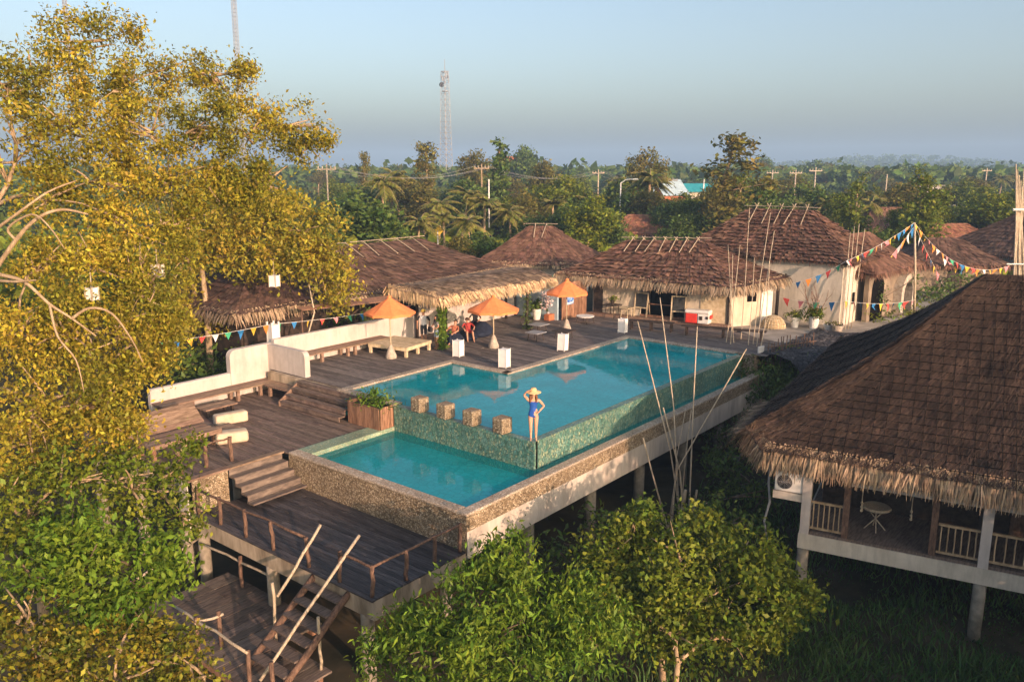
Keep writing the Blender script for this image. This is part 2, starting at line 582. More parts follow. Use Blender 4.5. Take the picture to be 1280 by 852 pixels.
M['leaf_dark'] = leaf_mat('dark_green_leaves', (.050, .098, .018), (.125, .180, .034), .25, .45, .02)
M['leaf_dry'] = leaf_mat('yellowing_palm_leaves', (.12, .165, .028), (.29, .26, .055), .3, .4, .03)
M['leaf_olive'] = leaf_mat('olive_leaves', (.085, .100, .022), (.21, .175, .036), .3, .45, .03)
M['leaf_rust'] = leaf_mat('reddish_brown_leaves', (.13, .07, .03), (.22, .13, .05), .3, .4, .02)
M['grass'] = leaf_mat('rank_grass', (.032, .085, .018), (.095, .165, .036), .3, .45, .02)
for k, c in dict(flag_green=(.05, .34, .19), flag_blue=(.03, .19, .45), flag_yellow=(.68, .45, .05), flag_red=(.58, .07, .06), flag_white=(.75, .75, .74), flag_orange=(.80, .28, .05), flag_pink=(.75, .25, .28)).items():
    M[k] = mat(k, c, [x * .85 for x in c], 5, .8, .05)


# ---------------------------------------------------------------- foliage
def leaf_cloud(cent, size, asp=0.5, up=0.3, droop=0.0, r=rng):
    """one bent leaf (two quads) per centre; returns verts, quads"""
    n = len(cent)
    d = r.normal(size=(n, 3))
    d[:, 2] -= droop
    d /= np.linalg.norm(d, axis=1)[:, None]
    nn = r.normal(size=(n, 3))
    nn[:, 2] += up * 3
    side = np.cross(d, nn)
    side /= np.linalg.norm(side, axis=1)[:, None] + 1e-9
    nor = np.cross(side, d)
    L = size * r.uniform(.5, 1.45, n)[:, None]
    W = L * asp
    b = cent - d * L * .5
    t = cent + d * L * .5 - nor * L * .1
    mid = cent + nor * L * .06
    v = np.stack([b, mid + side * W * .5, t, mid - side * W * .5], 1).reshape(-1, 3)
    q = np.arange(4 * n).reshape(n, 4)
    return v, q


def clumps(blobs, per_area, twig_leaves, spread, r=rng, shell=0.35, flat=None):
    """twig centres in the outer part of each (centre, radii) blob, then leaves around the twigs"""
    tw = []
    for c, rad in blobs:
        c = np.array(c)
        rad = np.array(rad if hasattr(rad, '__len__') else (rad,) * 3)
        n = max(6, int(per_area * rad.max() * rad.min() * 12))
        d = r.normal(size=(n, 3))
        d /= np.linalg.norm(d, axis=1)[:, None]
        k = 1 - np.abs(r.normal(0, shell, n))
        k = np.clip(k, .1, 1.08)
        tw.append(c + d * k[:, None] * rad)
    tw = np.concatenate(tw)
    m = r.poisson(twig_leaves, len(tw))
    cen = np.repeat(tw, m, 0) + r.normal(size=(m.sum(), 3)) * np.array(spread) * np.repeat(r.uniform(.7, 1.35, len(tw)), m)[:, None]
    return tw, cen


def limb_path(a, b, sag, n=6, r=random):
    a, b = Vector(a), Vector(b)
    off = Vector((r.uniform(-1, 1), r.uniform(-1, 1), r.uniform(-.4, .6))) * (b - a).length * .12
    out = []
    for i in range(n + 1):
        t = i / n
        p = a.lerp(b, t) + off * math.sin(math.pi * t) + Vector((0, 0, sag * math.sin(math.pi * t)))
        out.append(p)
    return out


def blob_tree(name, base, top, blobs, leafm, barkm, label, cat='tree', group=None, leaf=.15, asp=.5, dens=1.0, twl=16, spread=.22, tr=.22, twigs=5, up=.3, droop=.2, limb=.09, trunks=1, twig_r=.018, seed=1, shell=.35, sprays=0):
    r = np.random.default_rng(seed)
    rr = random.Random(seed)
    extra = []
    for c, rad in blobs:                       # loose sprays that stand out from each clump
        rd = rad[0] if hasattr(rad, '__len__') else rad
        for _ in range(sprays):
            d = Vector((rr.gauss(0, 1), rr.gauss(0, 1), abs(rr.gauss(.5, .7)))).normalized()
            extra.append((Vector(c) + Vector((d.x, d.y, d.z * .8)) * rd * rr.uniform(.95, 1.25), (rd * .24, rd * .24, rd * rr.uniform(.28, .5))))
    base_blobs = blobs
    blobs = list(blobs) + extra
    root = empty(name, base, label, cat, group)
    tw, cen = clumps(blobs, dens, twl, (spread, spread, spread * .8), r, shell)
    v, q = leaf_cloud(cen, leaf, asp, up, droop, r)
    np_mesh('crown', v, q, M[leafm], root)
    b = MB()
    base, top = Vector(base), Vector(top)
    for k in range(trunks):
        o = Vector((rr.uniform(-.3, .3), rr.uniform(-.3, .3), 0)) * (0 if k == 0 else 1.4)
        pts = limb_path(base + o - Vector((0, 0, .2)), top + o * 2, 0, 7, rr)
        b.tube(pts, [tr * (1 - .55 * i / 7) * (1.35 if i == 0 else 1) for i in range(8)], 8)
    nodes = [(p, 1.0) for p in pts[2:]]
    for c, rad in sorted(base_blobs, key=lambda q: (Vector(q[0]) - top).length):
        c = Vector(c)
        rad = rad if not hasattr(rad, '__len__') else min(rad)
        t0, w0 = min(nodes, key=lambda q: (q[0] - c).length * (1.25 - .25 * q[1]) + max(0, q[0].z - c.z + .2) * 1.2)
        path = limb_path(t0, c, .1, 5, rr)
        l0 = limb * w0
        b.tube(path, [l0 * (1 - .5 * i / 5) for i in range(6)], 6)
        nodes += [(p, w0 * (1 - .5 * i / 5) * .9) for i, p in enumerate(path) if i > 1]
        for j in range(twigs):
            d = Vector((rr.gauss(0, 1), rr.gauss(0, 1), rr.gauss(.2, .8))).normalized() * rad * rr.uniform(.75, 1.08)
            e = c + d
            p2 = limb_path(path[rr.choice((3, 4, 5))], e, 0, 4, rr)
            b.tube(p2, [twig_r * 2.2 * (1 - .75 * i / 4) for i in range(5)], 4)
    build('trunk', b, M[barkm], root, smooth=True)
    return root


def pd(px, py, D, rpx, ky=1.0, kd=1.0):   # a blob seen at px,py, depth D, with radius given in photo pixels
    rm = rpx * D / FPX
    return (atd(px, py, D), (rm * kd, rm * kd, rm * ky))


# ---------------------------------------------------------------- thatch
def slope_pt(s, u, k):
    eL, eR, tL, tR = s[:4]
    sag = s[4] if len(s) > 4 else 0
    p = eL.lerp(eR, u).lerp(tL.lerp(tR, u), k)
    n = (eR - eL).cross(tL.lerp(tR, .5) - eL).normalized()
    if n.z < 0:
        n = -n
    return p - n * (sag * math.sin(math.pi * k)), n


def thatch(hut, slopes, body, fringe_m, course=.34, bundle=.16, fringe=(.3, .55), fr_den=34, fr_w=.045, batten=None, strands=0, fr_rows=2, jag=.10, lift=.05, seed=3, strand_w=(.008, .02)):
    """thatched hip roof: bundles in overlapping courses, loose strands, a hanging straw fringe along each eave"""
    r = random.Random(seed)
    mb = MB()
    fb = MB()
    ub = MB()
    for s in slopes:
        s = (Vector(s[0]), Vector(s[1]), Vector(s[2]), Vector(s[3])) + tuple(s[4:])
        eL, eR, tL, tR = s[:4]
        Ls = (tL.lerp(tR, .5) - eL.lerp(eR, .5)).length
        nrow = max(3, int(Ls / course))
        # closed base skin below the bundles
        for i in range(nrow):
            k0, k1 = i / nrow, (i + 1) / nrow
            for j in range(8):
                u0, u1 = j / 8, (j + 1) / 8
                q = []
                for (u, k) in ((u0, k0), (u1, k0), (u1, k1), (u0, k1)):
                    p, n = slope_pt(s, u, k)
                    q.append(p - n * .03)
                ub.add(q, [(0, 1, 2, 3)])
        for i in range(nrow):
            k0, k1 = i / nrow, min(1, (i + 1.35) / nrow)
            wid = (eR - eL).length * (1 - k0) + (tR - tL).length * k0
            nb = max(2, int(wid / bundle))
            wob = r.uniform(0, 6)
            for j in range(nb):
                du = 1 / nb
                u0, u1 = (j - .12) * du, (j + 1.12) * du
                u0, u1 = max(0, u0), min(1, u1)
                jk = r.uniform(-jag, jag) / nrow * 2 + .06 / nrow * math.sin(j * .35 + wob)
                lf = lift * r.uniform(.6, 1.5)
                tl = r.uniform(-.25, .25) * lift
                a, n = slope_pt(s, u0, max(-.02, k0 + jk))
                b_, _ = slope_pt(s, u1, max(-.02, k0 + jk + r.uniform(-.03, .03) / nrow))
                c_, _ = slope_pt(s, u1, k1)
                d_, _ = slope_pt(s, u0, k1)
                a2, b2 = a + n * (lf + tl), b_ + n * (lf - tl)
                mb.add([a2, b2, c_ + n * .012, d_ + n * .012], [(0, 1, 2, 3)])
        for k in range(int(strands * (eR - eL).length * Ls)):
            u, kk = r.random(), r.random()
            p, n = slope_pt(s, u, kk)
            q, _ = slope_pt(s, min(1, max(0, u + r.gauss(0, .07) / (eR - eL).length)), max(0, kk - r.uniform(.15, .5) / Ls))
            w = (eR - eL).normalized() * r.uniform(*strand_w)
            h0, h1 = r.uniform(.03, .06), r.uniform(.05, .13)
            mb.add([p - w + n * h0, p + w + n * h0, q + w + n * h1, q - w + n * h1], [(0, 1, 2, 3)])
        e = eR - eL
        le = e.length
        ed = e.normalized()
        out = (eL.lerp(eR, .5) - tL.lerp(tR, .5)).normalized()
        for row in range(fr_rows):
            for k in range(int(le * fr_den)):
                u = r.random()
                p = eL + e * u - out * r.uniform(.0, .35) + Vector((0, 0, .06 - .07 * row))
                L = r.uniform(*fringe)
                d = (out * r.uniform(.25, .8) + Vector((0, 0, -1)) * r.uniform(.35, 1.0) + ed * r.gauss(0, .16)).normalized()
                w = ed * (fr_w * r.uniform(.5, 1.3) * .5)
                m_ = p + d * L * .55 + Vector((0, 0, .03))
                t = p + d * L + Vector((0, 0, -.06 * L))
                fb.add([p - w, p + w, m_ + w, m_ - w, t + w * .3, t - w * .3], [(0, 1, 2, 3), (3, 2, 4, 5)])
    roof = build('roof', mb, M[body], hut)
    build('fringe', fb, M[fringe_m], roof)
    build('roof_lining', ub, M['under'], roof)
    if batten:
        bb = MB()
        for p, q in batten:
            bb.tube([p, Vector(p).lerp(Vector(q), .5) + Vector((0, 0, .01)), q], .024, 6)
        build('batten', bb, M['bamboo'], roof)
    return roof


def hip(o, ea, eb, A, B, zE, zR, inset, skew=0.0, sag=0.0, ra=None):
    """hip roof over the rectangle o + a*ea (0..A) + b*eb (0..B); the ridge runs along eb (or ea when A > B)"""
    o, ea, eb = Vector(o), Vector(ea), Vector(eb)

    def P(a, b, z):
        p = o + ea * a + eb * b
        return Vector((p.x, p.y, z))
    c = [P(0, 0, zE), P(A, 0, zE), P(A, B, zE), P(0, B, zE)]
    if B >= A:
        r0, r1 = P(A / 2 if ra is None else ra, inset, zR), P(A / 2 if ra is None else ra, B - inset, zR)
        sl = [(c[3], c[0], r1, r0, sag), (c[1], c[2], r0, r1, sag), (c[0], c[1], r0, r0, sag), (c[2], c[3], r1, r1, sag)]
    else:
        r0, r1 = P(inset, B / 2, zR), P(A - inset, B / 2, zR)
        sl = [(c[0], c[1], r0, r1, sag), (c[2], c[3], r1, r0, sag), (c[3], c[0], r0, r0, sag), (c[1], c[2], r1, r1, sag)]
    return sl, r0, r1, P


def ridge_battens(sl, r0, r1, n, length=1.1, poke=.35, seed=1):
    r = random.Random(seed)
    out = []
    for i in range(n):
        t = (i + .5) / n
        for s in sl[:2]:
            e = (Vector(s[0]) + Vector(s[1])) / 2
            p = Vector(r0).lerp(Vector(r1), t)
            dn = (e - (Vector(r0) + Vector(r1)) / 2)
            dn = dn.normalized()
            lean = (Vector(r1) - Vector(r0)).normalized() * r.uniform(-.12, .12)
            out.append((p - dn * poke + Vector((0, 0, .10)), p + dn * length + lean + Vector((0, 0, .10))))
    rr = (Vector(r1) - Vector(r0)).normalized()
    out.append((Vector(r0) - rr * .4 + Vector((0, 0, .14)), Vector(r1) + rr * .4 + Vector((0, 0, .14))))
    return out


# ---------------------------------------------------------------- terrain
def sm(t):
    t = np.clip(t, 0, 1)
    return t * t * (3 - 2 * t)


HILL = CAM + Vector((math.cos(R(14.6)), math.sin(R(14.6)), 0)) * 1500


def gz(x, y):
    x, y = np.asarray(x, float), np.asarray(y, float)
    up = np.maximum(sm((x - 15.6) / 2.6), sm((y - 16) / 16))
    up = np.maximum(up, sm((np.hypot(x - 5, y) - 45) / 25))
    z = -4.25 + up * 4.13
    low = 1 - up
    z = z + low * (.22 * np.sin(x * .7 + 1) * np.cos(y * .9) + .12 * np.sin(x * 1.9 + y * 1.3))
    d = np.hypot(x - 5, y)
    z = z - sm((d - 60) / 120) * .9
    a = (x - HILL.x) * -math.sin(R(14.6)) + (y - HILL.y) * math.cos(R(14.6))
    b = (x - HILL.x) * math.cos(R(14.6)) + (y - HILL.y) * math.sin(R(14.6))
    return z + 22 * np.exp(-(a / 190) ** 2 - (b / 420) ** 2)


def ground():
    nr, na = 96, 120
    rad = np.concatenate([[0.0], .8 * 1.085 ** np.arange(nr)])
    rad = np.minimum(rad, 3200)
    rad = rad[:np.argmax(rad >= 1800) + 1] if (rad >= 1800).any() else rad
    ang = np.arange(na) * 2 * np.pi / na
    X = 8 + rad[:, None] * np.cos(ang)
    Y = 3 + rad[:, None] * np.sin(ang)
    v = np.stack([X, Y, gz(X, Y)], -1).reshape(-1, 3)
    q = []
    for i in range(len(rad) - 1):
        for k in range(na):
            k2 = (k + 1) % na
            q.append((i * na + k, (i + 1) * na + k, (i + 1) * na + k2, i * na + k2))
    g = np_mesh('ground', v, np.array(q), [M['earth'], M['far_ground']], None, (0, 0, 0), True)
    c = v[np.array(q)].mean(1)
    mi = (np.hypot(c[:, 0] - 8, c[:, 1]) > 42).astype(np.int32)
    g.data.polygons.foreach_set('material_index', mi)
    tag(g, kind='structure')


ground()
g = MB()
g.prism([(17.2, -14), (60, -14), (60, 2), (24, 3), (20.9, 3.5), (18.9, 1.0), (18.0, -2.0)], -.30, .0)
build('path', g, M['path'], kind='structure')


# ---------------------------------------------------------------- the swimming pool
def swimming_pool():
    t = empty('swimming_pool', (5, 2.5, -2.08), 'raised two level infinity pool with green mosaic walls and pebble coping', 'swimming pool')
    # concrete trough below
    m = MB()
    m.bx(-3.86, 15.6, -.78, -.50, -2.08, -1.30)
    m.bx(-3.60, 15.4, -.50, 6.0, -2.08, -1.96)
    build('concrete_wall', m, M['concrete'], t)
    # pebble outer walls
    m = MB()
    m.bx(-3.9, 15.6, -.80, -.48, -1.30, -.86)
    m.bx(-3.9, -3.56, -.48, 6.8, -2.0, -.86)
    m.bx(-3.86, -3.56, -.76, -.48, -2.0, -1.30)
    m.bx(15.15, 15.6, -.48, 0.35, -1.4, -.02)
    build('pebble_wall', m, M['pebble'], t)
    # coping
    m = MB()
    m.rbox((5.85, -.64, -.83), (19.54, .36, .08), .03)
    m.rbox((-3.73, 3.17, -.83), (.38, 7.24, .08), .03)
    m.rbox((.18, 7.45, -.02), (.40, 2.7, .08), .03)            # head of the timber steps
    m.rbox((2.95, 9.02, -.02), (5.9, .36, .08), .03)
    m.rbox((6.03, 7.5, -.02), (.36, 3.38, .08), .03)
    m.rbox((10.6, 5.97, -.02), (9.5, .36, .08), .03)
    m.rbox((15.2, 3.1, -.02), (.40, 5.4, .08), .03)
    build('coping', m, M['coping'], t)
    # infinity edge walls
    m = MB()
    m.bx(0, .26, 0, 6.12, -1.95, -.045)
    m.bx(.26, 15.0, 0, .26, -1.95, -.045)
    build('mosaic_wall', m, M['mosaic'], t)
    m = MB()
    m.bx(-3.56, .0, 6.12, 6.78, -1.95, -.80)
    build('mosaic_ledge', m, M['mosaic_pale'], t)
    # basins
    m = MB()
    m.bx(.26, 15.0, .26, 8.86, -.55, -.36)
    m.bx(15.0, 15.14, .26, 5.8, -1.6, -.06)
    m.bx(5.86, 15.0, 5.79, 5.93, -1.6, -.06)
    m.bx(5.86, 6.0, 5.93, 8.86, -1.6, -.06)
    m.bx(.26, 5.86, 8.86, 9.0, -1.6, -.06)
    m.bx(.12, .259, 6.12, 8.86, -1.6, -.06)
    m.bx(-3.56, -.001, -.48, 6.12, -1.96, -1.20)
    m.bx(.0, 15.0, -.48, -.001, -1.96, -1.50)
    m.bx(.262, 1.0, 5.0, 8.86, -.359, -.22)                    # seat step inside
    build('basin', m, M['basin'], t)
    # drain slot beside the corner
    m = MB()
    m.bx(.10, .16, -.02, -.002, -.90, -.05)
    build('drain_slot', m, M['dark'], t)


swimming_pool()
w = MB()
w.add([(x, y, -.055) for x, y in ((.262, .262), (14.998, .262), (14.998, 5.788), (5.858, 5.788), (5.858, 8.858), (.262, 8.858))], [tuple(range(6))])
o = build('water', w, M['water_up'], org=(5, 3, -.06), kind='structure')
w = MB()
w.add([(x, y, -.94) for x, y in ((-3.558, -.478), (14.998, -.478), (14.998, -.002), (-.002, -.002), (-.002, 6.118), (-3.558, 6.118))], [tuple(range(6))])
o = build('water', w, M['water_low'], org=(-2, 3, -.94), kind='structure')


# stone cubes on the infinity edge
cube_words = ['nearest the timber planter', 'second from the timber planter', 'second from the woman in the blue swimsuit', 'beside the woman in the blue swimsuit']
for i, y in enumerate((4.98, 3.78, 2.62, 1.36)):
    m = MB()
    m.rbox((.15, y, .20), (.46, .46, .50), .05, random.uniform(-.06, .06), 0, 2)
    build('stone_cube', m, M['pebble'], label='square pebble faced block on the infinity edge, ' + cube_words[i], cat='stone block', group='pebble blocks along the infinity edge')


# ---------------------------------------------------------------- decks
def planks(m, x0, x1, y0, y1, z, w=.15, along='y', t=.04, gap=.012, mi=0):
    r = random
    a0, a1, b0, b1 = (x0, x1, y0, y1) if along == 'y' else (y0, y1, x0, x1)
    n = max(1, round((a1 - a0) / w))
    w = (a1 - a0) / n
    for i in range(n):
        p = a0 + i * w
        b = b0
        while b < b1 - .05:
            e = min(b1, b + r.uniform(1.6, 3.6))
            if b1 - e < .5:
                e = b1
            dz = r.uniform(-.006, .006)
            q = (p + gap / 2, p + w - gap / 2, b + gap / 2, e - gap / 2)
            if along == 'y':
                m.bx(q[0], q[1], q[2], q[3], z - t + dz, z + dz, mi)
            else:
                m.bx(q[2], q[3], q[0], q[1], z - t + dz, z + dz, mi)
            b = e


def pillar(par, x, y, z1, r=.17, name='pillar'):
    m = MB()
    zb = float(gz(x, y)) - .3
    m.tube([(x, y, zb), (x, y, (zb + z1) / 2), (x, y, z1)], [r * 1.04, r, r], 12)
    build(name, m, M['pillar'], par, smooth=True)


t = empty('wooden_deck', (9, 10, -.2), 'upper timber terrace wrapping the far side of the big pool', 'deck')
m = MB()
planks(m, .38, 5.86, 9.2, 13.85, -.01)
planks(m, 5.86, 6.21, 9.2, 13.85, -.01)
planks(m, 6.21, 15.4, 6.15, 14.1, -.01)
planks(m, 15.4, 19.6, -.9, 14.1, -.01)
planks(m, 19.6, 21.2, 2.5, 11.2, -.012)
build('plank_floor', m, M['deck'], t)
for q in ((.37, 19, 9.5, 9.7, -.35, -.055), (.37, 19, 11.6, 11.8, -.35, -.055), (.37, 19, 13.6, 13.8, -.35, -.055), (.16, .36, 7.0, 13.7, -.5, -.056)):
    m = MB()
    m.bx(*q)
    build('floor_beam', m, M['concrete_stained'], t)
for x in (1.2, 5.0, 9.0, 13.0):
    pillar(t, x, 11.7, -.35)

t = empty('wooden_deck', (-3.6, 10.5, -1.4), 'middle timber deck with the white seat wall and cushions', 'deck')
m = MB()
planks(m, -7.2, -3.9, 7.25, 14.0, -.84)
planks(m, -3.9, -.05, 6.8, 14.0, -.84)
planks(m, -.05, .4, 11.5, 14.0, -.84)
build('plank_floor', m, M['deckx'], t)
for q in ((-6.89, -.6, 13.75, 13.95, -1.30, -.89), (-3.4, -.6, 6.85, 7.05, -1.30, -.89), (-7.12, -6.9, 7.45, 13.95, -1.38, -.89)):
    m = MB()
    m.bx(*q)
    build('floor_beam', m, M['concrete_stained'], t)
m = MB()
m.bx(-7.22, -5.92, 7.02, 7.24, -2.3, -.865)
build('pebble_face', m, M['pebble'], t)
m = MB()
m.box((-6.55, 7.12, -.83), (1.40, .26, .06))
m.box((-4.88, 7.125, -.84), (1.92, .25, .06))
build('edge_board', m, M['bench'], t)
m = MB()
m.bx(-7.26, -7.10, 7.02, 7.45, -2.3, -.88)
build('corner_pier', m, M['concrete'], t)
for x, y in ((-6.95, 7.75), (-6.95, 10.5), (-6.95, 13.3), (-3.5, 10.5), (-3.5, 13.3)):
    pillar(t, x, y, -1.30)

t = empty('wooden_deck', (-5.5, 3.2, -2.35), 'dark lower deck in front of the pebble pool wall', 'deck')
m = MB()
planks(m, -7.16, -3.92, -.78, 7.0, -1.85, .14)
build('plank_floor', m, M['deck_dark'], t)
for q in ((-7.10, -6.82, -.78, 7.0, -2.38, -1.895), (-6.818, -3.9, -.76, -.55, -2.38, -1.895), (-6.818, -3.9, 3.3, 3.55, -2.38, -1.90), (-6.818, -3.9, 6.75, 6.98, -2.38, -1.90)):
    m = MB()
    m.bx(*q)
    build('floor_beam', m, M['concrete_stained'], t)
for y in (6.85, 3.45, -.35):
    pillar(t, -6.95, y, -2.36)
for y in (6.6, 3.45, -.3):
    pillar(t, -4.2, y, -2.36)
for i, x in enumerate((-.6, 2.75, 5.9, 9.2, 12.4)):
    m = MB()
    zb = float(gz(x, -.2)) - .3
    m.tube([(x, -.25, zb), (x, -.25, -3), (x, -.25, -2.08)], .19, 12)
    build('concrete_pillar', m, M['pillar'], smooth=True, label='round concrete pillar under the long pool wall, ' + ['nearest the front corner', 'second from the front corner', 'third from the front corner', 'just behind the bamboo clump', 'deepest in the shade under the far end'][i], cat='pillar', group='pillars under the pool')
for i, (x, y) in enumerate(((-2.6, 4), (1.5, 4), (6, 4), (10.5, 4))):
    m = MB()
    zb = float(gz(x, y)) - .3
    m.tube([(x, y, zb), (x, y, -1.97)], .19, 12)
    build('concrete_pillar', m, M['pillar'], smooth=True, label='round concrete pillar in the dark under the middle of the pool', cat='pillar', group='pillars in the dark under the pool')


# steps
t = empty('wooden_steps', (-5, 6.7, -1.85), 'four dark timber steps from the middle deck down to the lower deck', 'steps')
for i in range(4):
    z = -.86 - (i + 1) * .198 + .02
    y = 7.0 - i * .30
    m = MB()
    planks(m, -5.92, -4.0, y - .32, y, z, .105, 'x', .05, .008)
    m.bx(-5.90, -4.02, y - .022, y - .0, z, z + .17)
    build('step', m, M['step_wood'], t)

t = empty('wooden_steps', (-.4, 9.4, -.83), 'long timber steps between the upper terrace and the middle deck', 'steps')
for i in range(4):
    z = -.03 - i * .20
    x = .20 - i * .27
    m = MB()
    planks(m, x - .30, x, 8.0, 11.45, z, .098, 'y', .05, .008)
    m.bx(x - .28, x - .25, 8.0, 11.43, z - .17, z - .05)
    build('step', m, M['deckx'], t)
m = MB()
m.slab([(.20, 11.46, -.84), (.20, 11.46, -.05), (.0, 11.46, -.05), (-.93, 11.46, -.66), (-.93, 11.46, -.84)], (0, .05, 0))
build('side_board', m, M['bench'], t)


# planter with greenery
t = empty('planter_box', (-.15, 7.1, -.83), 'slatted timber planter box with a small green plant at the pool corner', 'planter')
m = MB()
for i in range(11):
    m.box((-.62 + .09 + i * .095, 6.18, -.42), (.085, .03, .80))
for i in range(17):
    m.box((-.62, 6.24 + i * .095, -.42), (.03, .085, .80))
    m.box((.42, 6.24 + i * .095, -.42), (.03, .085, .80))
m.box((-.1, 7.82, -.42), (1.04, .03, .80))
build('slat_side', m, M['plank_red'], t)
m = MB()
m.bx(-.58, .40, 6.22, 7.78, -.8, -.12)
build('soil', m, M['earth'], t)
r_ = np.random.default_rng(31)
cen = np.array([-.1, 6.9, .05]) + r_.normal(size=(420, 3)) * np.array([.28, .42, .12])
tall = np.array([-.2, 6.85, .25]) + r_.normal(size=(90, 3)) * np.array([.08, .1, .16])
v, q = leaf_cloud(np.concatenate([cen, tall]), .16, .35, .4, -.3, r_)
np_mesh('foliage', v, q, M['leaf_green'], t)

# ---------------------------------------------------------------- white walls
t = empty('garden_wall', (-2, 14.1, -.9), 'stepped whitewashed wall around the middle deck with rounded block', 'wall')
m = MB()
m.rbox((-2.95, 14.12, -.44), (3.3, .26, 1.14), .06)
def rounded(x0, x1, z0, z1, rl, rr, n=6):
    pts = [(x0, z0), (x1, z0)]
    for i in range(n + 1):
        a = math.pi / 2 * i / n
        pts.append((x1 - rr + rr * math.cos(a), z1 - rr + rr * math.sin(a)))
    for i in range(n + 1):
        a = math.pi / 2 + math.pi / 2 * i / n
        pts.append((x0 + rl + rl * math.cos(a), z1 - rl + rl * math.sin(a)))
    return pts
m.slab([(x, 13.98, z) for x, z in rounded(-1.32, .62, -.95, 1.02, .28, .05)], (0, .27, 0))
build('wall_face', m, M['plaster_white'], t)
m = MB()
m.slab([(.40, y, z) for y, z in rounded(11.55, 13.975, -.83, 1.0, .22, .04)], (.24, 0, 0))
build('return_wall', m, M['plaster_white'], t)
m = MB()
m.slab([(x, 13.86, z) for x, z in rounded(.66, 9.0, -.3, 1.16, .05, .05)], (0, .22, 0))
build('garden_wall', m, M['plaster_white'], label='long straight whitewashed wall behind the upper terrace bench', cat='wall')
m = MB()
m.rbox((.93, 14.28, 1.30), (.36, .36, .80), .02)
m.bx(.74, .80, 14.08, 14.14, .2, 1.82)
m.bx(1.06, 1.12, 14.08, 14.14, .2, 1.82)
m.bx(.74, .80, 14.42, 14.48, .2, 1.82)
m.bx(1.06, 1.12, 14.42, 14.48, .2, 1.82)
build('wall_lantern', m, M['white_paint'], label='white box lantern with corner posts at the corner of the white walls', cat='lantern')

# benches along the walls
def plank_bench(label, x0, x1, y0, y1, ztop, zfloor, legs, along='x'):
    t = empty('wall_bench', ((x0 + x1) / 2, (y0 + y1) / 2, zfloor), label, 'bench')
    m = MB()
    planks(m, x0, x1, y0, y1, ztop, .13, along, .06, .01)
    build('seat', m, M['bench'], t)
    for (x, y) in legs:
        m = MB()
        m.bx(x - .06, x + .06, y - .06, y + .06, zfloor, ztop - .062)
        build('leg', m, M['bench'], t)


plank_bench('long brown timber bench against the low white wall of the middle deck', -4.6, .38, 13.2, 13.97, -.36, -.84, [(-4.4, 13.3), (-4.4, 13.85), (-3.4, 13.3), (-1.5, 13.3), (-1.5, 13.8), (-.5, 13.3)])
plank_bench('short brown timber bench against the end wall next to the timber steps', -.42, .38, 11.62, 13.18, -.362, -.84, [(-.32, 11.72), (-.32, 12.9), (.28, 11.72)], 'y')
plank_bench('long timber bench along the whitewashed wall of the upper terrace', .9, 6.4, 13.1, 13.84, .44, -.01, [(1.1, 13.2), (1.1, 13.7), (2.5, 13.2), (3.9, 13.2), (4.3, 13.2), (5.9, 13.2), (3.9, 13.7)])

# big sofa bench with raked back, low table, cushions
t = empty('sofa_bench', (-5.9, 10.0, -.84), 'big timber sofa bench with a raked plank back on the middle deck', 'bench')
m = MB()
planks(m, -7.1, -4.75, 9.25, 10.3, -.33, .17, 'x', .07, .01)
build('seat', m, M['bench'], t)
m = MB()
m.box((-5.92, 9.22, -.37), (2.40, .05, .15))
build('front_board', m, M['bench'], t)
bk = MB()
Tm = Matrix.Rotation(R(38), 3, 'X')
for i in range(5):
    c = Vector((-5.95, 10.32, -.30)) + Tm @ Vector((0, .09 + i * .175, 0))
    bk.box(c, (2.55 - .02 * (i % 2), .168, .05), 0, 0, Tm)
build('backrest', bk, M['bench'], t)
for x in (-6.95, -4.9):
    for y in (9.4, 10.2):
        m = MB()
        m.bx(x - .06, x + .06, y - .06, y + .06, -.84, -.402)
        build('leg', m, M['plank_red'], t)
t = empty('low_table', (-2.6, 12.4, -.84), 'low dark timber table between the sofa bench and the white seat wall', 'table')
m = MB()
planks(m, -3.6, -2.3, 12.05, 12.85, -.50, .16, 'x', .05, .01)
build('tabletop', m, M['bench'], t)
for x in (-3.45, -2.45):
    for y in (12.2, 12.7):
        m = MB()
        m.bx(x - .05, x + .05, y - .05, y + .05, -.84, -.552)
        build('leg', m, M['dark_wood'], t)
m = MB()
planks(m, -4.6, -3.8, 9.6, 10.3, -.55, .14, 'x', .05, .01)
t = empty('low_table', (-4.2, 9.95, -.84), 'small square timber table beside the sofa bench and the white cushions', 'table')
build('tabletop', m, M['bench'], t)
for x in (-4.5, -3.9):
    for y in (9.7, 10.2):
        m = MB()
        m.bx(x - .04, x + .04, y - .04, y + .04, -.84, -.602)
        build('leg', m, M['dark_wood'], t)
m = MB()
m.rbox((-3.25, 11.05, -.65), (1.15, .42, .38), .07, R(-12), 0, 3)
build('bolster', m, M['cushion'], smooth=True, label='cream box cushion lying nearer the white wall on the middle deck', cat='cushion', group='cushions on the middle deck')
m = MB()
m.rbox((-4.4, 9.2, -.65), (1.05, .55, .38), .10, R(-25), 0, 3)
build('bolster', m, M['cushion'], smooth=True, label='cream box cushion lying nearer the log railing on the middle deck', cat='cushion', group='cushions on the middle deck')


# ---------------------------------------------------------------- log railings
def crooked(p, q, rad, n=4, wob=.025):
    p, q = Vector(p), Vector(q)
    return [p.lerp(q, i / n) + (Vector((random.uniform(-wob, wob), random.uniform(-wob, wob), random.uniform(-wob, wob))) if 0 < i < n else Vector((0, 0, 0))) for i in range(n + 1)], rad


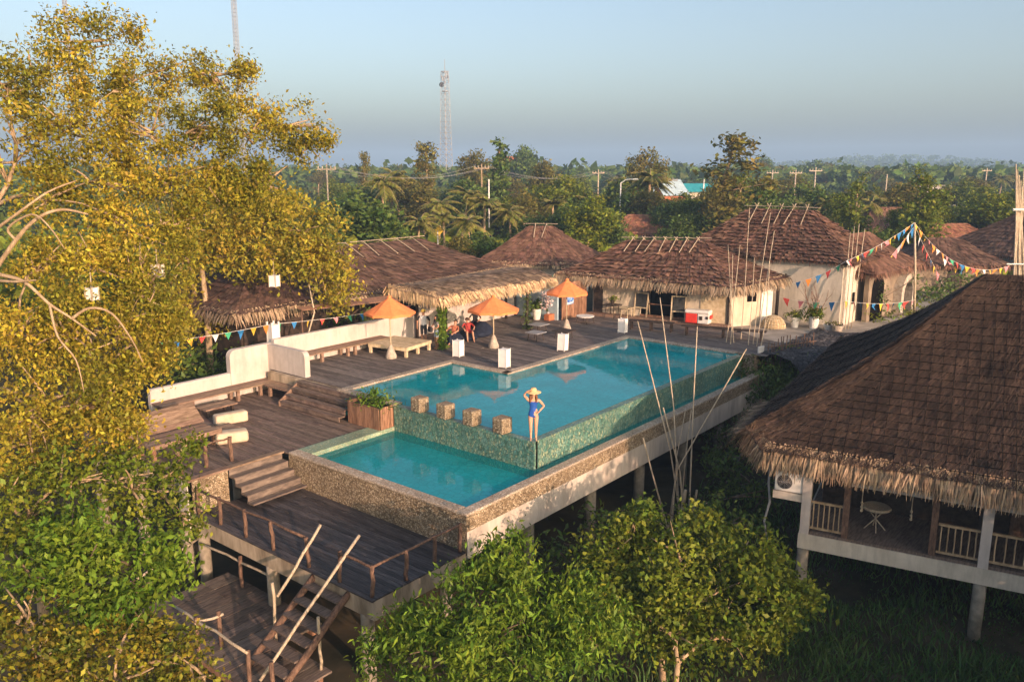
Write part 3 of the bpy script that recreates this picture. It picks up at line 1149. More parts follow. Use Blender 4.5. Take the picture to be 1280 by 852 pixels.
def railing(label, posts, z0, h, runs, rr=.035, pr=.055, cat='railing'):
    t = empty('log_railing', (*posts[0], z0), label, cat)
    for (x, y) in posts:
        m = MB()
        m.tube(*crooked((x, y, z0), (x + random.uniform(-.03, .03), y + random.uniform(-.03, .03), z0 + h), pr), 7)
        build('post', m, M['log'], t, smooth=True)
    for (a, b) in runs:
        m = MB()
        m.tube(*crooked((*a, z0 + h - .03), (*b, z0 + h - .03), rr, 6), 6)
        build('rail', m, M['log'], t, smooth=True)


railing('short log railing on the front edge of the middle deck', [(-7.05, 7.62), (-6.22, 7.68), (-5.42, 7.58)], -.84, .78, [((-7.1, 7.62), (-5.38, 7.58))], .03, .065)
py_ = [6.85, 5.75, 4.5, 3.25, 1.75, .55, -.62]
railing('long log railing along the left edge of the lower deck', [(-7.02, y) for y in py_], -1.85, .80, [((-7.02, 6.95), (-7.02, 1.75)), ((-7.02, .55), (-7.02, -.66))])
railing('log railing across the front end of the lower deck', [(-5.95, -.66), (-4.95, -.66), (-4.02, -.66)], -1.85, .80, [((-7.0, -.66), (-3.95, -.66))])

# landing platform with stairs
t = empty('landing_platform', (-8.2, 3, -3.6), 'lower timber landing with crooked log rails below the deck', 'platform')
m = MB()
planks(m, -9.6, -6.75, 1.7, 6.0, -3.5, .30, 'x', .05, .02)
planks(m, -9.6, -7.9, -.15, 1.68, -3.52, .26, 'x', .05, .02)
build('plank_floor', m, M['step_wood'], t)
m = MB()
for x in (-9.5, -8.2, -7.0):
    m.beam((x, -.1 if x < -7.5 else 1.7, -3.66), (x, 5.95, -3.66), .12, .16)
build('joist', m, M['plank_red'], t)
for (x, y) in ((-9.55, 5.85), (-9.5, 2.9), (-9.0, 2.75), (-9.5, .75), (-7.0, 4.9), (-9.45, -.05)):
    m = MB()
    m.tube(*crooked((x, y, -4.6), (x, y, -2.55), .055), 7)
    build('post', m, M['log'], t, smooth=True)
for a, b in (((-9.62, 5.95, -2.65), (-7.1, 6.9, -2.6)), ((-9.5, 3.9, -2.62), (-9.55, .70, -2.58)), ((-9.55, 2.9, -2.7), (-8.9, 2.7, -2.65)), ((-7.1, 6.8, -2.7), (-6.95, 3.5, -2.75)), ((-9.7, 5.8, -2.75), (-9.5, 6.3, -3.2))):
    m = MB()
    m.tube(*crooked(a, b, .035, 5), 6)
    build('rail', m, M['bamboo'], t, smooth=True)
t = empty('wooden_stairs', (-8.2, .8, -3.5), 'steep log stairs with slanting pole handrails below the lower deck', 'stairs')
for y in (.15, 1.5):
    m = MB()
    m.tube(*crooked((-7.0, y, -1.95), (-9.1, y, -3.5), .085, 5, .03), 8)
    build('stringer', m, M['log'], t, smooth=True)
for i in range(6):
    k = (i + .5) / 6.2
    m = MB()
    m.box((-7.15 - 1.95 * k, .82, -2.0 - 1.45 * k), (.27, 1.28, .05))
    build('tread', m, M['step_wood'], t)
for a, b in (((-6.75, 1.55, -.75), (-8.1, 1.6, -2.15)), ((-6.6, .25, -.70), (-9.5, .35, -3.15)), ((-8.2, 1.62, -1.75), (-8.2, 1.6, -3.3)), ((-8.0, .15, -2.2), (-8.05, .1, -3.6))):
    m = MB()
    m.tube(*crooked(a, b, .04, 5), 6)
    build('handrail', m, M['bamboo'], t, smooth=True)
# ---------------------------------------------------------------- the thatched huts
def wall_run(m, pts, z0, z1, th=.2, mi=0):
    for a, b in zip(pts[:-1], pts[1:]):
        a, b = Vector((*a, 0)), Vector((*b, 0))
        m.beam(a + Vector((0, 0, (z0 + z1) / 2)), b + Vector((0, 0, (z0 + z1) / 2)), th, z1 - z0, mi)


def panel(name, par, p, q, z0, z1, off, th, m_):
    """flat panel on the wall line p-q, off metres in front of it (to the right of p->q), th thick"""
    p, q = Vector((*p, 0)), Vector((*q, 0))
    t = (q - p).normalized()
    n = Vector((t.y, -t.x, 0))
    m = MB()
    z = Vector((0, 0, (z0 + z1) / 2))
    m.beam(p + n * off + z, q + n * off + z, th, z1 - z0)
    return build(name, m, M[m_], par)


# --- restaurant beside the far deck
rest = empty('restaurant_hut', (21.5, 7, 0), 'long thatched restaurant hut with open dark bar facing the pool', 'hut')
A_, B_, C_, D_ = (19.55, 10.8), (20.75, 3.25), (22.75, 1.95), (23.3, 10.6)


def on(p, q, k):
    return (p[0] + (q[0] - p[0]) * k, p[1] + (q[1] - p[1]) * k)


m = MB()
wall_run(m, [A_, on(A_, B_, .36)], 0, 2.25)
wall_run(m, [on(A_, B_, .70), B_], 0, 2.25)
wall_run(m, [B_, C_, D_, A_], 0, 2.25)
wall_run(m, [on(A_, B_, .36), on(A_, B_, .70)], 1.75, 2.25)
build('wall', m, M['plaster'], rest)
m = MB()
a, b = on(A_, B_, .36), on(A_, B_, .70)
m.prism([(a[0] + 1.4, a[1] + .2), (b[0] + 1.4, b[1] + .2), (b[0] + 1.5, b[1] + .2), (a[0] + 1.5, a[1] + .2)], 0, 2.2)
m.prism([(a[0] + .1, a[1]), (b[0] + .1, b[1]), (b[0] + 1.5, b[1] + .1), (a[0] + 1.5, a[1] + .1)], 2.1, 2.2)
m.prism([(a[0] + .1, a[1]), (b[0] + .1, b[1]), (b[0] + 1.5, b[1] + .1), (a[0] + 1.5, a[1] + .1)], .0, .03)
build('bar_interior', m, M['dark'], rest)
m = MB()
m.beam((*a, .82), (*b, .82), .10, .05)
m.beam((*a, .12), (*b, .12), .12, .2)
build('bar_rail', m, M['plank_red'], rest)
panel('door', rest, on(A_, B_, .005), on(A_, B_, .075), .02, 1.85, .12, .05, 'dark_wood')
panel('corner_post', rest, on(A_, B_, .985), on(A_, B_, 1.0), 0, 2.2, .13, .12, 'dark_wood')
panel('bamboo_cladding', rest, on(A_, B_, .80), on(A_, B_, .975), .03, 2.1, .12, .05, 'pale_wood')
wdw = panel('window', rest, on(B_, C_, .38), on(B_, C_, .60), 1.25, 2.0, .12, .04, 'dark')
panel('curtain', rest, on(B_, C_, .72), on(B_, C_, 1.0), .04, 2.1, .14, .06, 'white_paint')
m = MB()
m.tube([(23.0, 1.7, 0), (23.05, 1.7, 1.1), (23.0, 1.68, 2.4)], .09, 8)
build('post', m, M['dark_wood'], rest, smooth=True)
FL, FR, RB, BL = V(18.3, 12.7, 2.12), V(19.75, 2.55, 2.10), V(23.05, 1.1, 2.42), V(24.1, 12.2, 2.2)
rL, rR = V(21.7, 10.0, 4.02), V(22.3, 5.65, 4.16)
sl = [(FL, FR, rL, rR, .12), (RB, BL, rR, rL, .1), (FR, RB, rR, rR, .12), (BL, FL, rL, rL, .1)]
thatch(rest, sl, 'thatch_red', 'fringe', .30, .17, (.30, .60), 60, .05, ridge_battens(sl, rL, rR, 7, 1.2, .16, 4), 20, seed=11, lift=.12)
m = MB()
m.prism([(18.95, 10.95), (20.2, 3.1), (20.75, 3.15), (19.5, 10.9)], -.02, .13)
build('doorstep', m, M['bench'], rest)

# --- big cream house behind
big = empty('cream_house', (26.5, 3, 0), 'tall cream rendered house with a high reddish thatched roof', 'house')
m = MB()
wall_run(m, [(28.9, -1.15), (24.35, -1.15), (24.35, 8), (28.9, 8), (28.9, -1.15)], -.1, 3.3, .22)
build('wall', m, M['plaster_grey'], big)
panel('window', big, (25.6, -1.25), (26.0, -1.25), 1.0, 1.6, .03, .05, 'dark')
panel('corner_trim', big, (24.42, -1.26), (24.66, -1.26), -.1, 3.25, .02, .04, 'plaster_white')
o_, ea_, eb_ = V(23.95, 8.6, 0), V(1, 0, 0), V(0, -1, 0)
sl, r0, r1, P_ = hip(o_, ea_, eb_, 6.2, 10.4, 3.22, 5.72, 3.4, sag=.1, ra=3.2)
thatch(big, sl, 'thatch_red', 'thatch_red', .27, .17, (.12, .25), 26, .05, ridge_battens(sl, r0, r1, 5, 1.4, .35, 5), 14, seed=12, lift=.12)

# --- arched house
arch = empty('arched_hut', (31, -2.5, 0), 'thatched hut with a dark arched opening and a grey stone arch doorway', 'hut')
p0, p1 = Vector((26.4, -1.75, 0)), Vector((31.8, -2.35, 0))
t_ = (p1 - p0).normalized()
n_ = Vector((t_.y, -t_.x, 0))


def arch_poly(c, w, h, n=8):
    pts = [(c - w / 2, 0)] + [(c + w / 2 * -math.cos(math.pi * i / n), h - w / 2 + w / 2 * math.sin(math.pi * i / n)) for i in range(n + 1)] + [(c + w / 2, 0)]
    return pts


m = MB()
wall_run(m, [p0.xy, p1.xy], -.1, 2.5, .25)
wall_run(m, [p1.xy, (p1 - n_ * 3.4).xy, (p0 + t_ * 2.6 - n_ * 3.4).xy, (p0 + t_ * 2.6).xy], -.1, 2.5, .25)
build('wall', m, M['brown_wall'], arch)  # brown puts shade into the colour of the cream wall
for nm, c, w_, h_, mm in (('arched_opening', 1.15, 1.5, 2.45, 'dark'), ('door', 4.4, 1.2, 1.8, 'dark')):  # black sheets on the uncut wall, painted as the shade inside both arches
    m = MB()
    m.slab([p0 + t_ * x + n_ * .14 + Vector((0, 0, z - .02)) for x, z in arch_poly(c, w_, h_)], n_ * .03)
    build(nm, m, M[mm], arch)
m = MB()
ring_o, ring_i = arch_poly(4.4, 2.0, 2.25), arch_poly(4.4, 1.25, 1.85)
for i in range(len(ring_o) - 1):
    q = [ring_o[i], ring_o[i + 1], ring_i[i + 1], ring_i[i]]
    m.slab([p0 + t_ * x + n_ * .13 + Vector((0, 0, z - .02)) for x, z in q], n_ * .45)
build('stone_arch', m, M['stone_base'], arch)
sl, r0, r1, P_ = hip(p0 + n_ * .65 - t_ * .5, -n_, t_, 4.9, 6.9, 2.62, 4.45, 2.3, sag=.12)
thatch(arch, sl, 'thatch_red', 'thatch_red', .34, .26, (.25, .5), 30, .06, None, 5, seed=13)


def simple_hut(name, label, c, ang, A, B, zE, zR, zG, body, fr, wallm, seed, cat='hut', inset=None, batt=4, fringe=(.2, .4), course=.36, over=.7):
    t = empty(name, (c[0], c[1], zG), label, cat)
    eb = Vector((math.cos(ang), math.sin(ang), 0))
    ea = Vector((-eb.y, eb.x, 0))
    o = Vector((c[0], c[1], 0)) - ea * A / 2 - eb * B / 2
    sl, r0, r1, P = hip(o, ea, eb, A, B, zE, zR, inset or min(A, B) * .42, sag=.1)
    # normals are resolved inside thatch(); the walls sit under the eaves
    thatch(t, sl, body, fr, course, .18, fringe, 30, .06, ridge_battens(sl, r0, r1, batt, 1.5, .12, seed) if batt else None, 14, seed=seed, lift=.07)
    m = MB()
    cc = [(o + ea * a + eb * b).xy for a, b in ((over, over), (A - over, over), (A - over, B - over), (over, B - over))]
    wall_run(m, cc + [cc[0]], zG - .3, zE + .12, .2)
    build('wall', m, M[wallm], t)
    for i in range(4):
        p, q = Vector(cc[i]), Vector(cc[(i + 1) % 4])
        mid = (p + q) / 2
        d = (q - p).normalized()
        n = Vector((d.y, -d.x))
        if (mid + n - Vector((c[0], c[1]))).length < (mid - n - Vector((c[0], c[1]))).length:
            n = -n
        m = MB()
        a = mid - d * .45 + n * .12
        b = mid + d * .45 + n * .12
        m.beam((*a, zG + .9), (*b, zG + .9), .05, 1.8)
        build('door', m, M['dark_wood'], t)
    return t


simple_hut('thatched_hut', 'long dark thatched hut standing behind the whitewashed wall and golden trees', (9.9, 20.3), 0.0, 8.8, 19.6, 1.95, 3.95, -.6, 'thatch_dark', 'fringe', 'dark_wood', 21, batt=9, inset=4.3, fringe=(.3, .6), over=1.2)
c = atd(672, 320, 55)
simple_hut('thatched_hut', 'small dark thatched hut between the long hut and the restaurant', (c.x + 1.0, c.y + .5), R(-62), 7.6, 7.9, 1.9, 4.15, -.2, 'thatch_red', 'fringe', 'plaster_grey', 22, batt=2)
c = atd(806, 290, 84)
simple_hut('thatched_hut', 'small hut with an orange brown roof among the trees behind the restaurant', (c.x, c.y), R(-54), 6.0, 8.6, 1.6, 3.35, -.4, 'thatch_orange', 'thatch_orange', 'plaster_grey', 23, batt=0)
c = atd(1176, 342, 55)
simple_hut('thatched_hut', 'low brown walled hut behind the bunting pole', (c.x + 1.5, c.y + .3), R(-58), 6, 7.0, 1.75, 3.35, -.2, 'thatch_dark', 'thatch_red', 'brown_wall', 24, batt=0)
c = atd(1178, 308, 76)
simple_hut('thatched_hut', 'hut with a low orange brown roof showing through the flags', (c.x, c.y), R(-50), 6, 9, 1.3, 3.0, -.4, 'thatch_orange', 'thatch_orange', 'plaster_grey', 25, batt=0)
c = atd(1208, 290, 96)
simple_hut('thatched_hut', 'farthest small orange roofed hut above the blue wall', (c.x, c.y), R(-50), 6.5, 8, 1.6, 3.3, -.4, 'thatch_orange', 'thatch_orange', 'blue_paint', 26, batt=0)
c = atd(1268, 312, 60)
simple_hut('thatched_hut', 'dark thatched hut with blue painted wall at the right edge of the frame', (c.x + 1, c.y - 1.2), R(-20), 10, 11, 2.0, 5.2, -.3, 'thatch_dark', 'thatch_dark', 'blue_paint', 27, batt=0)
c = atd(1108, 275, 88)
simple_hut('thatched_hut', 'brown thatched hut half hidden behind the arched hut', (c.x, c.y), R(-50), 7, 9, 1.6, 3.9, -.4, 'thatch_red', 'thatch_red', 'plaster_grey', 28, batt=0)

# --- near hut on the right
hut = empty('stilt_hut', (9, -12, -4.2), 'large near thatched stilt hut with netted roof and railed balcony', 'hut')
HO, HA, HB = V(2.75, -5.95, 0), V(.982, .19, 0), V(.19, -.982, 0)


def H(a, b, z):
    p = HO + HA * a + HB * b
    return Vector((p.x, p.y, z))




def hbox(m, a0, a1, b0, b1, z0, z1, mi=0):
    m.slab([H(a0, b0, z0), H(a1, b0, z0), H(a1, b1, z0), H(a0, b1, z0)], (0, 0, z1 - z0), mi)


r0, r1 = H(6.6, 5.2, 4.78), H(6.6, 12.5, 4.9)
sl = [(H(0, 16, .22), H(0, 0, .22), r1, r0, .36), (H(15, .2, .7), H(15, 16, .7), r0, r1, .3), (H(.7, -.65, .62), H(15, .2, .7), r0, r0, .30), (H(0, 0, .22), H(.7, -.65, .62), r0, r0, .33), (H(15, 16, .7), H(0, 16, .22), r1, r1, .3)]
roof = thatch(hut, sl, 'thatch_near', 'fringe_near', .20, .06, (.30, .62), 130, .035, None, 210, fr_rows=3, seed=31, lift=.04, strand_w=(.004, .011))
# drooping thatch at the left corner of the eave
fb = MB()
rr_ = random.Random(5)
for k in range(1500):
    a = rr_.uniform(.0, 3.2)
    p = H(.55 + a, -.55 - rr_.uniform(-.6, .15), .62 + .01 * a + rr_.uniform(-.10, .08))
    d = (-HB * rr_.uniform(.35, .9) - HA * rr_.uniform(-.1, .75) + Vector((0, 0, -rr_.uniform(.15, .8)))).normalized()
    L = rr_.uniform(.45, 1.0)
    w = HA * rr_.uniform(.010, .024)
    mid = p + d * L * .5 + Vector((0, 0, .05))
    e = p + d * L + Vector((0, 0, -.16 * L))
    fb.add([p - w, p + w, mid + w, mid - w, e + w * .3, e - w * .3], [(0, 1, 2, 3), (3, 2, 4, 5)])
build('fringe', fb, M['fringe_near'], roof)
# net that holds the thatch down
nb = MB()
for si, s in enumerate(sl):
    s = tuple(Vector(x) for x in s[:4]) + (s[4],)
    if si in (1, 3):
        continue
    wid = (s[1] - s[0]).length
    for i in range(1, int(wid / .31)):
        u0 = i * .31 / wid
        tri = si >= 2
        pts = []
        for k in range(9):
            kk = k / 8 * .985 + .005
            if tri or True:
                # cords run straight up the slope: keep the same offset along the eave until the hip cuts them
                cL, cR = s[0].lerp(s[2], kk), s[1].lerp(s[3], kk)
                x = s[0].lerp(s[1], u0)
                ed = (s[1] - s[0]).normalized()
                w0, w1 = (cL - s[0]).dot(ed), (cR - s[0]).dot(ed)
                xx = u0 * wid
                if xx < w0 or xx > w1 or w1 - w0 < .05:
                    break
                u = (xx - w0) / (w1 - w0)
            p, n = slope_pt(s, u, kk)
            pts.append(p + n * (.085 + .02 * math.sin(k + i)))
        if len(pts) > 1:
            nb.tube(pts, .012, 3)
    Ls = (s[2].lerp(s[3], .5) - s[0].lerp(s[1], .5)).length
    for j in range(1, int(Ls / .31)):
        kk = j * .31 / Ls
        pts = []
        for k in range(13):
            p, n = slope_pt(s, k / 12, kk)
            pts.append(p + n * (.088 + .015 * math.sin(k * 1.7 + j)))
        nb.tube(pts, .012, 3)
build('roof_net', nb, M['net'], hut)
m = MB()
hbox(m, .45, 10.4, 1.12, 14, -2.14, -2.06)
build('balcony_floor', m, M['step_wood'], hut)  # floor colour darkened to stand in for the balcony shade
m = MB()
hbox(m, .40, .66, 1.05, 14, -2.58, -2.142)
hbox(m, .66, 10.4, 1.05, 1.30, -2.58, -2.142)
build('floor_beam', m, M['plaster_grey'], hut)
m = MB()
hbox(m, 2.9, 3.05, 1.35, 14, -2.06, .9)
hbox(m, 3.05, 10.2, 1.35, 1.5, -2.06, .9)
build('wall', m, M['dark_wood'], hut)  # dark wood colour also stands in for the shade inside the balcony
m = MB()
hbox(m, 2.84, 2.89, 6.3, 7.4, -2.05, -.1)
build('door', m, M['log'], hut)
for b in (1.2, 5.62, 10.0):
    m = MB()
    hbox(m, .42, .66, b - .12, b + .12, -2.14, .25)
    build('post', m, M['plaster_white'], hut)
    m = MB()
    p = H(.54, b, 0)
    zb = float(gz(p.x, p.y)) - .3
    m.tube([(p.x, p.y, zb), (p.x, p.y, -2.58)], .16, 12)
    build('pillar', m, M['pillar'], hut, smooth=True)
    m = MB()
    p = H(5, b, 0)
    m.tube([(p.x, p.y, zb), (p.x, p.y, -2.58)], .16, 12)
    build('pillar', m, M['pillar'], hut, smooth=True)
for b in (2.25, 4.42):
    m = MB()
    hbox(m, .46, .60, b - .08, b + .08, -2.06, .2)
    build('post', m, M['log'], hut)
m = MB()
hbox(m, .48, .58, 2.34, 5.5, -.52, -.38)
hbox(m, .48, .58, 5.74, 13, -.52, -.38)
build('head_beam', m, M['plaster_white'], hut)
for (b0, b1, n) in ((1.33, 2.16, 6), (4.52, 5.49, 6), (5.75, 9.85, 19)):
    m = MB()
    for z in (-1.95, -1.18):
        m.beam(H(.53, b0, z), H(.53, b1, z), .06, .06)
    for i in range(n):
        b = b0 + (i + .5) * (b1 - b0) / n
        m.tube(*crooked(H(.53, b, -1.95), H(.53, b, -1.18), .021, 3, .012), 5)
    build('railing', m, M['bark'], hut)
for b in (2.62, 3.85):
    t = MB()
    q = [H(.62, b, -.5), H(.62, b, -.9), H(.62, b + .02, -1.25)]
    t.tube(q, [.012, .014, .016], 5)
    for z in (-1.0, -1.12, -1.22):
        t.ball((q[1].x, q[1].y, z), (.035, .035, .045), 6)
    build('hanging_rope', t, M['bamboo'], label='knotted rope hanging from the balcony beam ' + ('beside the round rattan table' if b < 3 else 'in the middle of the open balcony bay'), cat='rope', group='ropes hanging over the balcony')
t = empty('rattan_table', H(1.5, 2.95, -2.06), 'round rattan table with crossed legs on the dim balcony', 'table')
c = H(1.5, 2.95, -2.06)
m = MB()
m.lathe(c, [(.02, .62), (.36, .62), (.40, .66), (.36, .70), (.02, .69)], 20)
build('tabletop', m, M['bamboo'], t)
for i in range(4):
    m = MB()
    a = i * math.pi / 2 + .4
    m.tube([c + Vector((math.cos(a) * .28, math.sin(a) * .28, 0)), c + Vector((0, 0, .36)) + Vector((math.cos(a + 2.6) * .03, math.sin(a + 2.6) * .03, 0)), c + Vector((-math.cos(a) * .24, -math.sin(a) * .24, .63))], .018, 5)
    build('leg', m, M['bamboo'], t)
# air conditioner and hose
c = H(.60, .70, -1.0)
t = empty('air_conditioner', c, 'white air conditioner unit on a bracket beside the hut balcony', 'air conditioner')
m = MB()
ar = math.atan2(HB.y, HB.x)
m.rbox(c + Vector((0, 0, .29)), (.78, .30, .56), .03, ar)
build('casing', m, M['white_paint'], t)
m = MB()
front = -HA
cc = c + Vector((0, 0, .29)) + front * .155 - HB * .12
prev = None
for rr2 in (.21, .17, .13, .09, .05):
    pts = [cc + (HB * math.cos(w) + Vector((0, 0, 1)) * math.sin(w)) * rr2 for w in [2 * math.pi * i / 20 for i in range(21)]]
    m.tube(pts, .006, 4)
for i in range(8):
    w = 2 * math.pi * i / 8
    m.tube([cc, cc + (HB * math.cos(w) + Vector((0, 0, 1)) * math.sin(w)) * .21], .005, 4)
build('fan_grille', m, M['grey_metal'], t)
m = MB()
m.slab([cc + front * -.004 + (HB * math.cos(w) + Vector((0, 0, 1)) * math.sin(w)) * .20 for w in [2 * math.pi * i / 20 for i in range(20)]], front * .003)
build('fan', m, M['dark'], t)
m = MB()
m.beam(c + HB * -.42 + Vector((0, 0, -.12)), c + HB * .5 + Vector((0, 0, -.12)), .30, .22)
build('bracket', m, M['concrete'], t)
m = MB()
m.tube([H(.75, .12, -.1), H(.7, .10, -.9), H(.75, .16, -1.5), H(.7, .05, -2.1), H(.75, .15, -2.7)], .035, 6)
build('pipe', m, M['grey_metal'], label='grey drain hose hanging at the corner of the stilt hut', cat='pipe')

# --- pergola over the sitting area
perg = empty('shade_pergola', (11, 12.6, 0), 'open shade shelter with shaggy pale thatch over the seated people', 'shelter')
e0, e1 = V(7.35, 10.95, 2.32), V(15.9, 10.75, 2.32)
b0, b1 = V(7.1, 14.2, 2.52), V(15.9, 14.4, 2.62)
q0, q1 = V(7.4, 12.9, 2.72), V(15.9, 12.8, 2.76)
sl = [(e0, e1, q0, q1, -.08), (b1, b0, q1, q0, 0), (V(7.1, 14.0, 2.50), V(7.25, 11.0, 2.34), V(7.5, 13.1, 2.72), V(7.4, 12.7, 2.72), 0)]
thatch(perg, sl, 'thatch_mid', 'thatch_pale', .34, .2, (.28, .52), 85, .055, None, 30, fr_rows=3, seed=41, lift=.045, jag=.2)
for i, (x, y) in enumerate(((7.55, 10.95), (13.6, 10.9), (8.55, 13.65), (10.6, 13.7), (15.2, 13.6))):
    m = MB()
    m.tube(*crooked((x, y, 0), (x, y, 2.3), .075, 4, .02), 8)
    build('post', m, M['dark_wood'], perg, smooth=True)
m = MB()
m.tube([(7.3, 11.05, 2.26), (15.8, 10.85, 2.28)], .05, 6)
m.tube([(7.2, 13.7, 2.5), (15.8, 13.7, 2.55)], .05, 6)
build('roof_pole', m, M['log'], perg)
# climbers on two posts
for (x, y, lb, rad_, n_l, gm, hh) in ((7.45, 10.95, 'green climbing plant wrapped around the front post near the standing people', .17, 1500, 'leaf_green', 1.95), (13.6, 10.9, 'sparse climbing plant on the shelter post near the restaurant', .20, 420, 'leaf_dark', 2.0)):
    r_ = np.random.default_rng(int(x))
    cen = np.stack([x + r_.normal(0, rad_ * .6, n_l), y + r_.normal(0, rad_ * .6, n_l), r_.uniform(.02, hh, n_l)], 1)
    v, q = leaf_cloud(cen, .11, .6, .3, .4, r_)
    o = np_mesh('climbing_plant', v, q, M[gm], None, (x, y, 0))
    tag(o, lb, 'plant')
m = MB()
m.bx(9.02, 16.4, 14.02, 14.2, -.3, 1.95)
build('garden_wall', m, M['plaster_white'], label='cream back wall under the shaggy thatched shelter', cat='wall')
t = empty('partition_wall', (17, 12, 0), 'pale blue sheet wall with green top beside the slatted timber screen', 'wall')
m = MB()
m.bx(16.6, 16.72, 11.2, 14.0, -.05, 1.75)
build('sheet', m, M['bluegrey_roof'], t)
m = MB()
m.bx(16.55, 16.75, 11.6, 13.4, 1.76, 2.35)
build('green_cloth', m, mat('green_cloth', (.02, .22, .14), (.04, .30, .20), 4, .8, .1), t)
t = empty('timber_screen', (17.9, 11, 0), 'slatted brown timber screen carrying the blue poster', 'screen')
m = MB()
for i in range(14):
    x = 16.74 + i * .165
    m.bx(x, x + .155, 10.98 - .012 * (i % 2), 11.03, 0, 1.95 + random.uniform(-.04, .04))
build('slat_panel', m, M['plank_red'], t)
m = MB()
m.bx(16.7, 19.05, 11.04, 11.09, .5, .6)
m.bx(16.7, 19.05, 11.04, 11.09, 1.5, 1.6)
build('frame', m, M['dark_wood'], t)
t = empty('poster', (17.4, 10.93, .85), 'blue and white poster on the timber screen behind the orange umbrella', 'poster')
m = MB()
m.bx(17.05, 17.75, 10.935, 10.955, .78, 1.72)
build('sheet', m, M['poster'], t)
m = MB()
m.bx(17.12, 17.5, 10.925, 10.934, 1.25, 1.6)
m.bx(17.12, 17.68, 10.925, 10.934, .83, .9)
build('print', m, M['white_paint'], t)
# ---------------------------------------------------------------- parasols
def parasol(x, y, ztop, zrim, rad, label, seed):
    r = random.Random(seed)
    t = empty('parasol', (x, y, 0), label, 'parasol', 'orange parasols on the upper terrace')
    m = MB()
    n = 8
    ph = r.random()
    ring = []
    vs = [(x, y, ztop)]
    for j, k in enumerate((.18, .6, 1.0)):
        for i in range(n * 2):
            a = ph + math.pi * i / n
            sc = 1.0 if i % 2 == 0 else (.94 if j == 2 else .965)
            zz = ztop + (zrim - ztop) * (k ** .92) + (.035 if i % 2 and j == 2 else 0) - (.02 if i % 2 and j == 1 else 0)
            vs.append((x + rad * k * sc * math.cos(a), y + rad * k * sc * math.sin(a), zz))
    N2 = n * 2
    for i in range(N2):                                   # short valance
        a = ph + math.pi * i / n
        sc = 1.0 if i % 2 == 0 else .94
        vs.append((x + rad * 1.0 * sc * math.cos(a), y + rad * 1.0 * sc * math.sin(a), zrim - .09 + (.02 if i % 2 else 0)))
    fs = [(0, 1 + i, 1 + (i + 1) % N2) for i in range(N2)]
    for j in range(3):
        for i in range(N2):
            i2 = (i + 1) % N2
            fs.append((1 + j * N2 + i, 1 + (j + 1) * N2 + i, 1 + (j + 1) * N2 + i2, 1 + j * N2 + i2))
    m.add(vs, fs)
    m.lathe((x, y, ztop - .01), [(.10, -.02), (.08, .03), (.02, .07)], 10)
    build('canopy', m, M['orange'], t)
    m = MB()
    m.tube([(x, y, .1), (x, y, ztop - .03)], .024, 8)
    build('pole', m, M['pale_wood'], t, smooth=True)
    for i in range(n):
        a = ph + math.pi * 2 * i / n
        m = MB()
        m.tube([(x, y, ztop - .06), (x + rad * .97 * math.cos(a), y + rad * .97 * math.sin(a), zrim - .01)], .010, 4)
        m.tube([(x, y, zrim - .12), (x + rad * .5 * math.cos(a), y + rad * .5 * math.sin(a), (ztop + zrim) / 2 - .03)], .008, 4)
        build('rib', m, M['pale_wood'], t)
    m = MB()
    m.lathe((x, y, -.008), [(.24, 0), (.24, .10), (.17, .30), (.10, .50), (.05, .58)], 14)
    build('base', m, M['stone_base'], t)


parasol(4.84, 11.48, 2.66, 1.98, 1.10, 'orange parasol beside the low timber day bed', 1)
parasol(9.22, 9.41, 2.36, 1.74, 1.20, 'orange parasol shading the seated people, middle of the three', 2)
parasol(14.54, 9.13, 2.58, 1.92, 1.08, 'orange parasol in front of the blue poster', 3)

# ---------------------------------------------------------------- lanterns along the pool
for (x, y, h, lb) in ((6.9, 9.45, .72, 'near the green climbing plant and the seated people'), (6.62, 6.62, .78, 'at the inner corner of the pool'), (10.7, 6.6, .76, 'tilted a little, near the two low tables'), (15.86, 6.65, .72, 'at the far corner of the pool below a chalkboard')):
    t = empty('box_lantern', (x, y, -.01), 'white box lantern ' + lb, 'lantern', 'white lanterns round the pool')
    tl = Matrix.Rotation(R(5 if 'tilted' in lb else 0), 3, 'Y')
    m = MB()
    m.box((x, y, h / 2), (.34, .34, h - .04), R(8), 0, tl)
    build('shade', m, M['lantern'], t)
    m = MB()
    for sx in (-1, 1):
        for sy in (-1, 1):
            p = Matrix.Rotation(R(8), 3, 'Z') @ Vector((sx * .172, sy * .172, 0))
            m.box((x + p.x, y + p.y, h / 2), (.025, .025, h + .02), R(8), 0, tl)
    build('frame', m, M['white_paint'], t)

# lanterns hung in the trees
for i, (px, py, D, s, lb) in enumerate(((115, 367, 17.0, .17, 'hanging in the thick golden foliage at the far left'), (343, 351, 34.0, .31, 'hanging under the golden crown in front of the long thatched hut'), (197, 338, 18.4, .18, 'half hidden among golden leaves right of the other tree lantern'))):
    c = atd(px, py, D)
    t = empty('hanging_lantern', c, 'white box lantern ' + lb, 'lantern', 'lanterns hanging in the trees')
    m = MB()
    m.box(c, (s, s, s * 1.45), R(20))
    build('shade', m, M['lantern'], t)
    m = MB()
    m.tube([c + Vector((0, 0, s * .7)), c + Vector((.02, .03, s * 2.6))], .012, 4)
    for sx in (-1, 1):
        for sy in (-1, 1):
            p = Matrix.Rotation(R(20), 3, 'Z') @ Vector((sx * s * .5, sy * s * .5, 0))
            m.box(c + p, (.03, .03, s * 1.65), R(20))
    build('frame', m, M['bamboo'], t)

